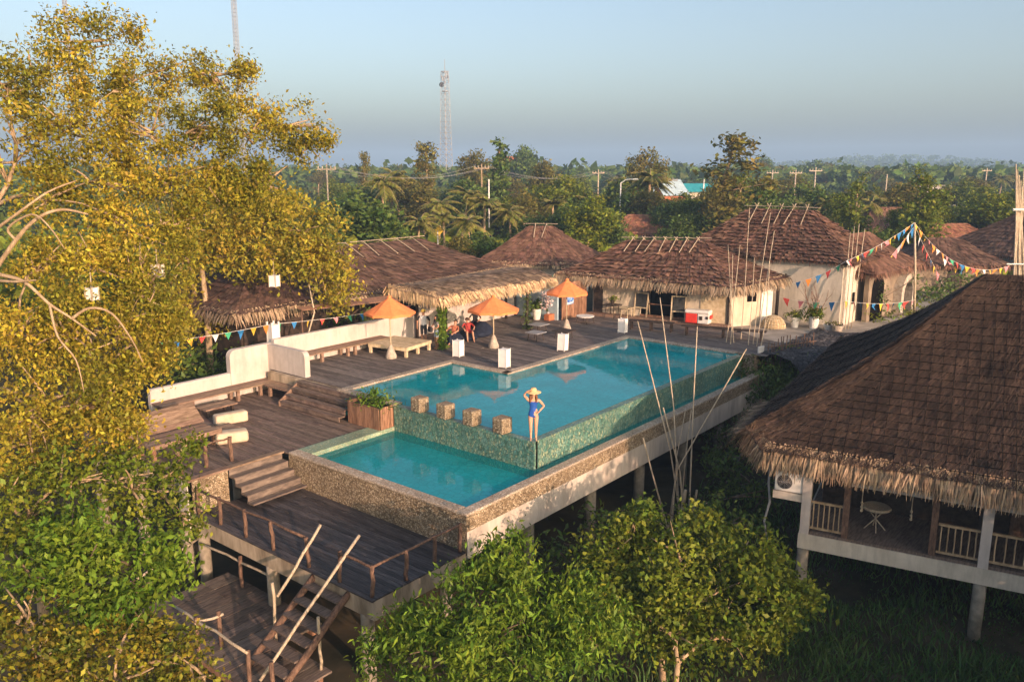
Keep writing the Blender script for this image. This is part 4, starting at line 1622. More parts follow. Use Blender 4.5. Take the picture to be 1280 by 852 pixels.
# ---------------------------------------------------------------- furniture on the upper terrace
t = empty('day_bed', (6.2, 12.0, 0), 'low pale timber day bed with woven top beside a parasol', 'day bed')
ua, ub_ = Vector((.985, .17, 0)), Vector((-.17, .985, 0))
o = Vector((5.25, 10.95, 0))
m = MB()
for i in range(16):
    a0 = i * .118
    m.slab([o + ua * a0 + ub_ * 0 + Vector((0, 0, .40)), o + ua * (a0 + .11) + Vector((0, 0, .40)), o + ua * (a0 + .11) + ub_ * 2.1 + Vector((0, 0, .40)), o + ua * a0 + ub_ * 2.1 + Vector((0, 0, .40))], (0, 0, .03))
build('top', m, M['pale_wood'], t)
m = MB()
for b in (0, 2.04):
    m.slab([o + ub_ * b + Vector((0, 0, .28)), o + ua * 1.88 + ub_ * b + Vector((0, 0, .28)), o + ua * 1.88 + ub_ * (b + .06) + Vector((0, 0, .28)), o + ub_ * (b + .06) + Vector((0, 0, .28))], (0, 0, .115))
for a in (0, 1.82):
    m.slab([o + ua * a + ub_ * .062 + Vector((0, 0, .28)), o + ua * (a + .06) + ub_ * .062 + Vector((0, 0, .28)), o + ua * (a + .06) + ub_ * 2.038 + Vector((0, 0, .28)), o + ua * a + ub_ * 2.038 + Vector((0, 0, .28))], (0, 0, .113))
build('frame', m, M['pale_wood'], t)
for a in (.08, .93, 1.78):
    for b in (.08, 2.02):
        m = MB()
        p = o + ua * a + ub_ * b
        m.box((p.x, p.y, .135), (.11, .11, .285), .17)
        build('leg', m, M['pale_wood'], t)


def low_table(label, x, y, s, h, topm, legm, round_=False):
    t = empty('low_table', (x, y, 0), label, 'table')
    m = MB()
    if round_:
        m.lathe((x, y, h - .04), [(.02, 0), (s * .5, 0), (s * .5, .04), (.02, .041)], 20)
    else:
        m.rbox((x, y, h - .02), (s, s, .04), .01)
    build('tabletop', m, M[topm], t)
    for sx in (-1, 1):
        for sy in (-1, 1):
            m = MB()
            m.tube([(x + sx * s * .36, y + sy * s * .36, -.008), (x + sx * s * .30, y + sy * s * .30, h - .042)], .022, 6)
            build('leg', m, M[legm], t)


low_table('low pale grey topped table nearest the middle parasol', 11.7, 8.9, .75, .40, 'grey_metal', 'dark_wood')
low_table('low dark timber table near the tilted lantern', 13.0, 8.2, .85, .38, 'dark_wood', 'dark_wood')
low_table('low grey table beside the post with sparse climbing plant', 13.5, 10.1, .8, .38, 'grey_metal', 'dark_wood')
low_table('round white topped low table behind the third parasol', 16.9, 9.6, .95, .38, 'white_paint', 'dark_wood', True)
low_table('dark side table with a potted plant against the cream restaurant wall', 19.15, 9.35, .8, .72, 'dark_wood', 'dark_wood')
low_table('pale timber stool table beside the first chalkboard', 19.3, 8.55, .6, .62, 'pale_wood', 'pale_wood')
for (lb, p, q) in (('long black timber bench in front of the open bar', (17.0, 7.0), (17.6, 4.75)), ('long dark timber bench in front of the white and red cooler', (17.35, 4.2), (18.45, .35))):
    t = empty('long_bench', ((p[0] + q[0]) / 2, (p[1] + q[1]) / 2, 0), lb, 'bench')
    p, q = Vector((*p, 0)), Vector((*q, 0))
    d = (q - p).normalized()
    n = Vector((d.y, -d.x, 0))
    for k in (-.15, .0, .15):
        m = MB()
        m.beam(p + n * k + Vector((0, 0, .44)), q + n * k + Vector((0, 0, .44)), .14, .05)
        build('seat_plank', m, M['dark_wood'], t)
    for k in (.06, .5, .94):
        for s in (-.16, .16):
            m = MB()
            c = p.lerp(q, k) + n * s
            m.box((c.x, c.y, .20), (.08, .08, .41), math.atan2(d.y, d.x))
            build('leg', m, M['dark_wood'], t)

# potted plants
def potted(label, x, y, zb, h, rad, potm, leafm, n, ls, spread, asp=.5, up=.3, droop=-.2, name='potted_plant'):
    t = empty(name, (x, y, zb), label, 'potted plant')
    m = MB()
    m.lathe((x, y, zb), [(rad * .7, 0), (rad, h), (rad * 1.08, h), (rad * 1.08, h + .04), (rad * .9, h + .04), (rad * .88, h - .03)], 16)
    build('pot', m, M[potm], t, smooth=False)
    r_ = np.random.default_rng(int(abs(x) * 100))
    cen = np.array([x, y, zb + h + spread[2] * 1.3]) + r_.normal(size=(n, 3)) * np.array(spread)
    v, q = leaf_cloud(cen, ls, asp, up, droop, r_)
    np_mesh('foliage', v, q, M[leafm], t)
    m = MB()
    for i in range(4):
        m.tube([(x, y, zb + h - .05), (x + r_.normal(0, spread[0] * .6), y + r_.normal(0, spread[1] * .6), zb + h + spread[2] * 2)], .012, 4)
    build('stem', m, M['bark_dark'], t)
    return t


potted('white pot with dark leaves against the pale blue sheet wall', 16.1, 12.2, -.01, .55, .26, 'white_paint', 'leaf_dark', 160, .22, (.18, .18, .16))
potted('small plant in a dark pot on the side table by the restaurant wall', 19.15, 9.35, .72, .18, .12, 'dark_wood', 'leaf_mid', 90, .16, (.12, .12, .10))
potted('white pot with spiky green plant by the cream house, left of the bare shrub', 22.6, .55, .0, .50, .24, 'white_paint', 'leaf_mid', 140, .30, (.24, .24, .12), .2)
potted('white pot with bushy green plant by the cream house, under the bare shrub', 22.9, -.32, .0, .60, .28, 'white_paint', 'leaf_mid', 200, .28, (.26, .26, .14), .3)
potted('low white bowl with a small plant at the foot of the cream house wall', 23.1, -1.0, .0, .22, .26, 'white_paint', 'leaf_olive', 50, .14, (.12, .12, .06))
potted('grey stone bowl with a small plant near the corner of the cream house', 22.9, -1.5, .0, .28, .30, 'stone_base', 'leaf_olive', 40, .14, (.12, .12, .06))
m = MB()
m.rbox((16.35, 11.55, .16), (.5, .35, .34), .03)
build('orange_crate', m, M['terracotta'], label='small orange crate beside the white flower pot', cat='crate')
r_ = np.random.default_rng(77)
cen = np.array([16.35, 11.7, 1.05]) + r_.normal(size=(120, 3)) * np.array([.16, .22, .26])
t = empty('flower_spray', (16.4, 11.7, .3), 'tall spray of white and pink flowers in front of the pale sheet wall', 'flowers')
v, q = leaf_cloud(cen, .13, .8, .2, 0, r_)
np_mesh('blossom', v, q, mat('pale_pink_petals', (.70, .45, .45), (.82, .74, .72), 8, .7, 0, .1), t)
m = MB()
for i in range(5):
    m.tube([(16.35, 11.7, .33), (16.35 + r_.normal(0, .12), 11.7 + r_.normal(0, .16), 1.15)], .01, 4)
build('stem', m, M['bark_dark'], t)
# bare shrub by the house
t = empty('bare_shrub', (23.0, -.35, 0), 'reddish nearly bare shrub against the cream house wall', 'shrub')
m = MB()
rr_ = random.Random(8)
for i in range(9):
    b = Vector((22.9, -.4, .5))
    e = b + Vector((rr_.uniform(-.1, .2), rr_.uniform(-.75, .75), rr_.uniform(.8, 1.9)))
    p = limb_path(b, e, .1, 4, rr_)
    m.tube(p, [.022, .018, .014, .010, .006], 5)
    for j in range(3):
        m.tube(limb_path(p[2 + j % 2], e + Vector((rr_.uniform(-.2, .2), rr_.uniform(-.35, .35), rr_.uniform(-.2, .3))), 0, 3, rr_), [.010, .008, .006, .004], 4)
build('branches', m, M['plank_red'], t)
# woven fish trap basket
t = empty('woven_basket', (21.9, 1.4, 0), 'dome shaped woven straw basket on the pale path', 'basket')
m = MB()
for k in range(12):
    a = math.pi * k / 12
    pts = [Vector((21.9 + .62 * math.cos(w) * math.cos(a), 1.4 + .62 * math.cos(w) * math.sin(a), .62 * math.sin(w))) for w in [math.pi * i / 10 for i in range(11)]]
    m.tube(pts, .022, 4)
for z in (.05, .15, .25, .35, .45, .54):
    rr2 = math.sqrt(max(.01, .62 ** 2 - z ** 2))
    m.tube([Vector((21.9 + rr2 * math.cos(w), 1.4 + rr2 * math.sin(w), z)) for w in [2 * math.pi * i / 18 for i in range(19)]], .025, 4)
build('weave', m, M['pale_wood'], t)
m = MB()
m.lathe((21.9, 1.4, .01), [(.55, 0), (.52, .25), (.38, .45), (.15, .55), (.02, .57)], 18)
build('lining', m, M['straw'], t)

# chalkboards
def chalkboard(label, x, y, rz):
    t = empty('chalkboard', (x, y, 0), label, 'chalkboard', 'chalkboards by the bar')
    Mz = Matrix.Rotation(rz, 3, 'Z')
    def L(u, d, z):
        return Vector((x, y, 0)) + Mz @ Vector((d, u, z))
    for s in (-1, 1):
        m = MB()
        m.beam(L(s * .36, -.12, .12 if False else .125), L(s * .36, .08, 1.42), .06, .05)
        build('leg', m, M['pale_wood'], t)
        m = MB()
        m.beam(L(s * .34, .45, .125), L(s * .34, .10, 1.38), .05, .04)
        build('leg', m, M['pale_wood'], t)
    m = MB()
    m.beam(L(-.36, .085, 1.40), L(.36, .085, 1.40), .05, .06)
    m.beam(L(-.36, -.035, .62), L(.36, -.035, .62), .05, .06)
    build('frame', m, M['pale_wood'], t)
    m = MB()
    m.slab([L(-.33, -.03, .65), L(.33, -.03, .65), L(.33, .08, 1.38), L(-.33, .08, 1.38)], Mz @ Vector((.02, 0, 0)))
    build('board', m, M['chalk'], t)


chalkboard('pale framed chalkboard easel left of the open bar', 19.75, 7.9, R(8))
chalkboard('pale framed chalkboard easel beside the white and red cooler', 19.9, 5.75, R(20))

# cooler
t = empty('cooler_box', (20.0, 4.6, .13), 'white topped cooler box with red sides outside the restaurant', 'cooler')
d = Vector((.17, -.985, 0))
n = Vector((.985, .17, 0))
c = Vector((20.0, 4.65, .13))
rz = math.atan2(d.y, d.x)
m = MB()
m.rbox(c + d * -.30 + Vector((0, 0, .26)), (.62, .55, .50), .04, rz)
build('red_body', m, M['red'], t)
m = MB()
m.rbox(c + d * .33 + Vector((0, 0, .26)), (.60, .55, .50), .04, rz)
build('white_body', m, M['white_paint'], t)
m = MB()
m.rbox(c + Vector((0, 0, .60)), (1.34, .60, .20), .09, rz, 0, 4)
build('lid', m, M['white_paint'], t)
m = MB()
m.rbox(c + d * .22 - n * .29 + Vector((0, 0, .30)), (.16, .03, .20), .01, rz)
m.rbox(c + d * .55 - n * .29 + Vector((0, 0, .34)), (.14, .03, .14), .01, rz)
build('latch', m, M['dark_wood'], t)
m = MB()
m.rbox(c + d * .69 + Vector((0, 0, .36)), (.05, .4, .2), .01, rz)
build('end_panel', m, M['red'], t)

# things at the far right end of the terrace
m = MB()
m.rbox((15.9, -.45, .05), (.42, .06, .46), .01, R(-12))
build('white_board', m, M['white_paint'], label='small white board at the far right end of the pool', cat='board')
t = empty('stick_fence', (16.9, -1.1, 0), 'rough fence of upright dark sticks at the end of the terrace', 'fence')
for i in range(16):
    m = MB()
    x, y = 16.0 + i * .17, -.75 - i * .07
    m.tube(*crooked((x, y, -1.2), (x + random.uniform(-.06, .06), y, random.uniform(.35, .75)), .022, 3, .03), 5)
    build('stick', m, M['log'], t)
m = MB()
m.tube([(15.9, -.72, .25), (18.7, -1.9, .25)], .025, 5)
m.tube([(15.9, -.72, -.5), (18.7, -1.9, -.5)], .025, 5)
build('rail', m, M['log'], t)
# slope of dark slate chips
g = MB()
nx, ny = 26, 22
for i in range(nx + 1):
    for j in range(ny + 1):
        u, w_ = i / nx, j / ny
        x = 15.65 + u * 7.2
        y = -.6 - w_ * 7.0
        z = .05 - 4.4 * float(sm((w_ - .10 - .42 * u) / .62)) + random.uniform(-.06, .06)
        g.v.append((x, y, z))
for i in range(nx):
    for j in range(ny):
        a = i * (ny + 1) + j
        g.f.append((a, a + ny + 1, a + ny + 2, a + 1))
        g.m.append(0)
build('slate_slope', g, M['gravel'], kind='structure')


# ---------------------------------------------------------------- people
def person(label, loc, rz, J, E_, mats, paint, name='person', pitch=None, extra=None):
    """J: joint -> (x, y, z, rx, ry); E_: bones; one skinned continuous body; paint(face centre, bone) -> material index"""
    names = list(J)
    me = bpy.data.meshes.new(name)
    me.from_pydata([J[k][:3] for k in names], [(names.index(a), names.index(b)) for a, b in E_], [])
    ob = bpy.data.objects.new(name, me)
    COL.objects.link(ob)
    sk = ob.modifiers.new('skin', 'SKIN')
    sk.use_smooth_shade = True
    ob.modifiers.new('sub', 'SUBSURF').levels = 2
    lay = me.skin_vertices[0].data
    for i, k in enumerate(names):
        lay[i].radius = (J[k][3], J[k][4] if len(J[k]) > 4 else J[k][3])
        lay[i].use_root = (k == 'pelvis')
    dg = bpy.context.evaluated_depsgraph_get()
    dg.update()
    body = bpy.data.meshes.new_from_object(ob.evaluated_get(dg))
    bpy.data.objects.remove(ob)
    for m_ in mats:
        body.materials.append(M[m_])
    segs = [(a, b, Vector(J[a][:3]), Vector(J[b][:3])) for a, b in E_]
    for p in body.polygons:
        c = p.center
        best = None
        for a, b, A, B in segs:
            t = max(0, min(1, (c - A).dot(B - A) / max(1e-9, (B - A).length_squared)))
            dd = (c - A.lerp(B, t)).length
            if best is None or dd < best[0]:
                best = (dd, a, b, t)
        p.material_index = paint(c, best[1], best[2], best[3])
        p.use_smooth = True
    body.name = name
    root = bpy.data.objects.new(name, body)
    COL.objects.link(root)
    root.location = loc
    root.rotation_euler = (0, 0, rz)
    ORG[root.name] = Vector((0, 0, 0))
    return tag(root, label, 'person')


def add_head_details(root, h, hairm, hat=None, long_hair=False, cap=None):
    """eyes, mouth and hair in the person's own space; h = head centre, facing -Y"""
    hx, hy, hz = h
    m = MB()
    for s in (-1, 1):
        m.ball((hx + s * .032, hy - .083, hz + .008), (.011, .007, .008), 6)
    build('eyes', m, M['eye'], root)
    m = MB()
    m.ball((hx, hy - .086, hz - .048), (.020, .008, .007), 6)
    build('mouth', m, M['lip'], root)
    m = MB()
    n = 14
    prof = [(.100 * math.sin(a), .112 * math.cos(a)) for a in [math.pi * .62 * i / 7 for i in range(1, 8)]]
    vs = [(hx, hy + .012, hz + .118)]
    for r_2, z in prof:
        for k in range(n):
            w = 2 * math.pi * k / n
            zz = z
            if math.sin(w) < -.35 and z < .05:
                zz = max(z, .05)                      # hairline above the face
            vs.append((hx + r_2 * math.cos(w), hy + .016 + r_2 * math.sin(w) * (1.0 if math.sin(w) > 0 else .93), hz + zz))
    fs = [(0, 1 + k, 1 + (k + 1) % n) for k in range(n)]
    for i in range(len(prof) - 1):
        for k in range(n):
            fs.append((1 + i * n + k, 1 + (i + 1) * n + k, 1 + (i + 1) * n + (k + 1) % n, 1 + i * n + (k + 1) % n))
    m.add(vs, fs)
    if long_hair:
        for s in (-1, 1):
            m.tube([(hx + s * .075, hy + .01, hz + .02), (hx + s * .092, hy - .03, hz - .12), (hx + s * .085, hy - .085, hz - .27)], [.035, .042, .016], 7)
        m.tube([(hx, hy + .07, hz + .02), (hx, hy + .09, hz - .14), (hx, hy + .10, hz - .28)], [.07, .075, .03], 8)
    build('hair', m, M[hairm], root, smooth=True)
    if hat:
        m = MB()
        pr = [(.02, .165), (.075, .16), (.100, .10), (.104, .055), (.20, .048), (.235, .030), (.235, .020), (.20, .036), (.10, .04)]
        m.lathe((hx, hy + .01, hz), pr, 20)
        build('hat', m, M[hat], root, smooth=True)
    if cap:
        m = MB()
        m.lathe((hx, hy + .01, hz + .03), [(.108, 0), (.110, .04), (.085, .085), (.03, .105), (.005, .108)], 16)
        m.rbox((hx, hy - .13, hz + .04), (.15, .13, .02), .009)
        build('cap', m, M[cap], root)


def hand(J, E_, pre, wrist, direc, side, palm=.075, r0=.010):
    """palm and five bent fingers beyond the wrist joint"""
    w = Vector(J[wrist][:3])
    d = Vector(direc).normalized()
    s = Vector(side).normalized()
    n = d.cross(s).normalized()
    p = w + d * palm
    J[pre + 'palm'] = (*p, .030, .016)
    E_.append((wrist, pre + 'palm'))
    for i, (off, L) in enumerate(((-.030, .062), (-.010, .074), (.010, .070), (.029, .056))):
        a = p + s * off + d * .012
        b = a + d * L * .5 + s * off * .15 - n * .006
        c = b + d * L * .42 - n * .022
        for k, q in enumerate((b, c)):
            J[f'{pre}f{i}{k}'] = (*q, r0 - .0012 * k)
        E_.append((pre + 'palm', f'{pre}f{i}0'))
        E_.append((f'{pre}f{i}0', f'{pre}f{i}1'))
    a = w + d * .035 - s * .035
    b = a + d * .035 - s * .018
    J[pre + 't0'] = (*a, .012)
    J[pre + 't1'] = (*b, .010)
    E_.append((wrist, pre + 't0'))
    E_.append((pre + 't0', pre + 't1'))


def standing(lean=0.0, r_elb=(-.27, -.02, 1.08), r_wri=(-.25, -.12, .86), l_elb=(.27, -.02, 1.08), l_wri=(.25, -.12, .86), H_=1.60, male=False):
    k = H_ / 1.60
    sh = .185 if male else .160
    J = dict(
        pelvis=(0, 0, .87, .125, .095), waist=(0, .0, 1.00, .105, .078) if not male else (0, 0, 1.0, .12, .09), chest=(0, .0, 1.17, .125, .09) if not male else (0, 0, 1.17, .145, .10),
        neck=(0, .01, 1.325, .046, .046), chin=(0, -.01, 1.40, .066, .070), head=(0, 0, 1.475, .082, .092), crown=(0, .008, 1.545, .062, .072), nose=(0, -.098, 1.462, .012, .012),
        r_sh=(-sh, .01, 1.27, .052), l_sh=(sh, .01, 1.27, .052), r_el=(*r_elb, .036), l_el=(*l_elb, .036), r_wr=(*r_wri, .024), l_wr=(*l_wri, .024),
        r_hip=(-.088, 0, .80, .090), l_hip=(.088, 0, .80, .090), r_kn=(-.078, -.03, .45, .054), l_kn=(.082, -.012, .45, .054), r_ca=(-.075, -.005, .31, .050), l_ca=(.082, .012, .31, .050),
        r_an=(-.07, .02, .075, .032), l_an=(.085, .03, .075, .032), r_to=(-.075, -.12, .022, .028, .020), l_to=(.10, -.11, .022, .028, .020))
    E_ = [('pelvis', 'waist'), ('waist', 'chest'), ('chest', 'neck'), ('neck', 'chin'), ('chin', 'head'), ('head', 'crown'), ('head', 'nose'), ('chest', 'r_sh'), ('chest', 'l_sh'), ('r_sh', 'r_el'), ('l_sh', 'l_el'), ('r_el', 'r_wr'), ('l_el', 'l_wr'),
          ('pelvis', 'r_hip'), ('pelvis', 'l_hip'), ('r_hip', 'r_kn'), ('l_hip', 'l_kn'), ('r_kn', 'r_ca'), ('l_kn', 'l_ca'), ('r_ca', 'r_an'), ('l_ca', 'l_an'), ('r_an', 'r_to'), ('l_an', 'l_to')]
    if k != 1:
        J = {n_: tuple(v * k for v in q) for n_, q in J.items()}
    return J, E_


# woman in the blue swimsuit
J, E_ = standing(0, (-.285, -.03, 1.42), (-.175, -.07, 1.56), (.325, .07, 1.06), (.205, -.02, .955))
hand(J, E_, 'rh', 'r_wr', (.8, -.15, .25), (0, -1, .3))
hand(J, E_, 'lh', 'l_wr', (-.45, -.5, -.5), (-.2, .7, -.6))


def paint_w(c, a, b, t):
    tors = {a, b} <= {'pelvis', 'waist', 'chest', 'r_hip', 'l_hip', 'neck', 'r_sh', 'l_sh'}
    if {a, b} & {'r_kn', 'l_kn'}:
        tors = c.z > .80 and False
    if tors and c.z < 1.215 and abs(c.x) < .17:
        lim = .735 + .55 * max(0, abs(c.x) - .03)
        if c.z > lim:
            return 1
    if ({a, b} <= {'r_hip', 'l_hip', 'r_kn', 'l_kn', 'pelvis'}) and c.z > .745 + .6 * max(0, abs(c.x) - .02):
        return 1
    return 0


wm = person('woman in a royal blue swimsuit and straw hat standing on the pool corner', (.13, .13, -.045), R(-52), J, E_, ['skin', 'swim'], paint_w)
add_head_details(wm, (0, 0, 1.475), 'hair', 'straw', True)

# man in the raglan shirt
J, E_ = standing(0, (-.285, .0, 1.08), (-.27, -.10, .84), (.285, .0, 1.08), (.28, -.10, .84), 1.66, True)
hand(J, E_, 'rh', 'r_wr', (0, -.2, -1), (0, -1, 0))
hand(J, E_, 'lh', 'l_wr', (0, -.2, -1), (0, -1, 0))


def paint_m(c, a, b, t):
    s = {a, b}
    if s <= {'r_sh', 'r_el', 'l_sh', 'l_el'}:
        return 2
    if s & {'r_sh', 'l_sh'} and abs(c.x) > .15:
        return 2
    if s <= {'pelvis', 'waist', 'chest', 'r_sh', 'l_sh', 'neck'} and .86 < c.z < 1.40:
        return 1
    if c.z <= .95 and c.z > .50 and s <= {'pelvis', 'waist', 'r_hip', 'l_hip', 'r_kn', 'l_kn'}:
        return 3
    return 0


p = atz(530, 430, 0)
mn = person('standing man in a light grey shirt with black sleeves, dark shorts and yellow cap', (p.x, p.y, -.01), R(-60), J, E_, ['skin_tan', 'tee', 'tee_black', 'shorts'], paint_m)
add_head_details(mn, (0, 0, 1.475 * 1.66 / 1.6), 'hair_black', None, False, 'yellow_cap')

# woman standing next to him, with a black bag
J, E_ = standing(0, (-.25, -.05, 1.08), (-.12, -.22, 1.02), (.26, -.03, 1.06), (.10, -.23, .98), 1.58)
hand(J, E_, 'rh', 'r_wr', (.6, -.4, -.1), (0, -.4, 1))
hand(J, E_, 'lh', 'l_wr', (-.6, -.4, -.1), (0, -.4, 1))


def paint_f(c, a, b, t):
    s = {a, b}
    if s <= {'pelvis', 'waist', 'chest', 'r_sh', 'l_sh', 'neck'} and .90 < c.z < 1.34:
        return 1
    if s & {'r_sh', 'l_sh'} and c.z > 1.16:
        return 1
    if s <= {'pelvis', 'waist', 'r_hip', 'l_hip', 'r_kn', 'l_kn'} and c.z > .58:
        return 2
    return 0


p = atz(546, 436, 0)
wf = person('standing person in a cream top and pale denim shorts holding a black bag', (p.x, p.y, -.01), R(-110), J, E_, ['skin_tan', 'plaster_white', 'denim'], paint_f)
add_head_details(wf, (0, 0, 1.475 * 1.58 / 1.6), 'hair_black', None, True)
m = MB()
bagc = Vector((p.x, p.y, 0)) + Matrix.Rotation(R(-110), 3, 'Z') @ Vector((0, -.30, .93))
m.rbox(bagc, (.30, .14, .24), .05, R(-110), 0, 3)
build('handbag', m, M['tee_black'], label='black bag held by the standing person in the cream top', cat='bag')


def seated(recline, H_=1.62, legs=((-.12, -.46, .46), (.12, -.46, .46), (-.13, -.58, .06), (.13, -.60, .06)), arms=((-.30, -.05, .58), (-.22, -.28, .52), (.30, -.05, .58), (.22, -.28, .52)), sh=.17):
    """sitting about the pelvis at z .34; recline = how far the torso leans back (+y)"""
    z0 = .34

    def up(h, y=0.0, x=0.0):
        return (x, y + math.sin(recline) * h, z0 + math.cos(recline) * h)
    J = dict(pelvis=(0, 0, z0, .13, .11), waist=(*up(.15), .115, .09), chest=(*up(.33), .135, .095), neck=(*up(.49), .046), chin=(*up(.565, -.02), .066, .07), head=(*up(.64, -.02), .082, .092), crown=(*up(.71, -.015), .062, .07), nose=(*up(.63, -.115), .012),
             r_sh=(*up(.43, 0, -sh), .052), l_sh=(*up(.43, 0, sh), .052), r_el=(*arms[0], .037), r_wr=(*arms[1], .025), l_el=(*arms[2], .037), l_wr=(*arms[3], .025),
             r_hip=(-.10, -.06, z0 - .02, .085), l_hip=(.10, -.06, z0 - .02, .085), r_kn=(*legs[0], .055), l_kn=(*legs[1], .055), r_an=(*legs[2], .034), l_an=(*legs[3], .034),
             r_to=(legs[2][0], legs[2][1] - .14, .03, .028, .02), l_to=(legs[3][0], legs[3][1] - .14, .03, .028, .02))
    E_ = [('pelvis', 'waist'), ('waist', 'chest'), ('chest', 'neck'), ('neck', 'chin'), ('chin', 'head'), ('head', 'crown'), ('head', 'nose'), ('chest', 'r_sh'), ('chest', 'l_sh'), ('r_sh', 'r_el'), ('l_sh', 'l_el'), ('r_el', 'r_wr'), ('l_el', 'l_wr'),
          ('pelvis', 'r_hip'), ('pelvis', 'l_hip'), ('r_hip', 'r_kn'), ('l_hip', 'l_kn'), ('r_kn', 'r_an'), ('l_kn', 'l_an'), ('r_an', 'r_to'), ('l_an', 'l_to')]
    hand(J, E_, 'rh', 'r_wr', (.2, -.8, -.3), (1, 0, 0))
    hand(J, E_, 'lh', 'l_wr', (-.2, -.8, -.3), (-1, 0, 0))
    return J, E_


def clothes(top, legs):
    def f(c, a, b, t):
        s = {a, b}
        if s <= {'pelvis', 'r_hip', 'l_hip', 'r_kn', 'l_kn'} or (s & {'r_an', 'l_an'} and s & {'r_kn', 'l_kn'} and legs == 'long'):
            return 2
        if s <= {'pelvis', 'waist', 'chest', 'r_sh', 'l_sh'} or (s <= {'chest', 'neck'} and t < .6) or (s & {'r_sh', 'l_sh'}):
            return 1
        return 0
    return f


def bag_seat(label, x, y, rx, ry, h, rz):
    m = MB()
    bm = bmesh.new()
    bmesh.ops.create_icosphere(bm, subdivisions=3, radius=1)
    Mz = Matrix.Rotation(rz, 3, 'Z')
    bm.verts.index_update()
    vs = []
    for v in bm.verts:
        p = v.co.copy()
        k = 1 - .35 * max(0, p.z)
        q = Vector((p.x * rx * k, p.y * ry * k, max(-.0, (p.z + .62) / 1.62) * h * (1 + .35 * max(0, p.y)) + .02 * math.sin(p.x * 9) * math.cos(p.y * 8)))
        if p.z > .2 and p.y < .2:
            q.z -= .12 * h
        vs.append(Vector((x, y, -.008)) + Mz @ q)
    m.add(vs, [tuple(v.index for v in f.verts) for f in bm.faces])
    bm.free()
    build('bean_bag', m, M['navy'], smooth=True, label=label, cat='bean bag', group='navy bean bags in the shade')


p = atz(566, 428, 0)
bag_seat('navy bean bag under the person in the rust patterned shirt', p.x, p.y, .50, .62, .46, R(-75))
J, E_ = seated(.45)
s1 = person('seated person in a rust patterned shirt and navy trousers on a bean bag', (p.x - .02, p.y - .05, .03), R(-75), J, E_, ['skin', 'rust', 'navy'], clothes(0, 'long'))
hd = J['head'][:3]
add_head_details(s1, hd, 'hair_black')
p = atz(583, 424, 0)
bag_seat('navy bean bag under the person dressed in coral red', p.x + .1, p.y, .5, .62, .46, R(-40))
J, E_ = seated(.65, legs=((-.12, -.46, .44), (.14, -.46, .42), (-.13, -.72, .06), (.16, -.80, .06)))
s2 = person('reclining person in coral red clothes with bare lower legs', (p.x + .08, p.y - .05, .03), R(-40), J, E_, ['skin', 'coral', 'coral'], clothes(0, 'short'))
add_head_details(s2, J['head'][:3], 'hair')
p = atz(594, 413, 0)
bag_seat('navy bean bag at the back under the person in black', p.x, p.y, .5, .62, .5, R(-55))
J, E_ = seated(.35)
s3 = person('seated person in a black top at the back beside the cream wall', (p.x, p.y, .06), R(-55), J, E_, ['skin_tan', 'tee_black', 'navy'], clothes(0, 'long'))
add_head_details(s3, J['head'][:3], 'hair_black')
p = atz(600, 419, 0)
bag_seat('big empty navy bean bag right of the seated people', p.x, p.y, .62, .8, .62, R(-70))


# ---------------------------------------------------------------- bunting
FL_ = ['flag_green', 'flag_blue', 'flag_yellow', 'flag_red', 'flag_white', 'flag_orange', 'flag_pink']


def bunting(label, pts, n, size, order, seed=1, sag=.25):
    r = random.Random(seed)
    t = empty('bunting', pts[0], label, 'bunting', 'strings of coloured flags')
    path = []
    for a, b in zip(pts[:-1], pts[1:]):
        a, b = Vector(a), Vector(b)
        for i in range(12):
            k = i / 12
            path.append(a.lerp(b, k) - Vector((0, 0, sag * 4 * k * (1 - k))))
    path.append(Vector(pts[-1]))
    m = MB()
    m.tube(path, .008, 4)
    build('string', m, M['white_paint'], t)
    L = [0]
    for a, b in zip(path[:-1], path[1:]):
        L.append(L[-1] + (b - a).length)
    for i in range(n):
        s = L[-1] * (i + .5) / n
        j = max(k for k in range(len(L)) if L[k] <= s)
        j = min(j, len(path) - 2)
        p = path[j].lerp(path[j + 1], (s - L[j]) / max(1e-6, L[j + 1] - L[j]))
        d = (path[j + 1] - path[j]).normalized()
        z = r.uniform(.8, 1.15)
        q = Vector((r.gauss(0, .05), r.gauss(0, .05), 0))
        side = Vector((-d.y, d.x, 0)).normalized()
        tw = r.gauss(0, .25)
        d2 = (d * math.cos(tw) + side * math.sin(tw)).normalized()
        w = size * .5
        m = MB()
        mid = p + Vector((0, 0, -size * .6 * z)) + q * .5 + side * r.gauss(0, .05)
        tip = p + Vector((0, 0, -size * 1.25 * z)) + q + side * r.gauss(0, .05)
        off = side * .006
        v = [p - d2 * w, p + d2 * w, mid + d2 * w * .52, mid - d2 * w * .52, tip]
        m.add(v + [x + off for x in v], [(0, 1, 2, 3), (3, 2, 4), (5, 8, 7, 6), (8, 9, 7), (0, 5, 6, 1), (1, 6, 7, 2), (2, 7, 9, 4), (4, 9, 8, 3), (3, 8, 5, 0)])
        build('flag', m, M[order[i % len(order)]], t)


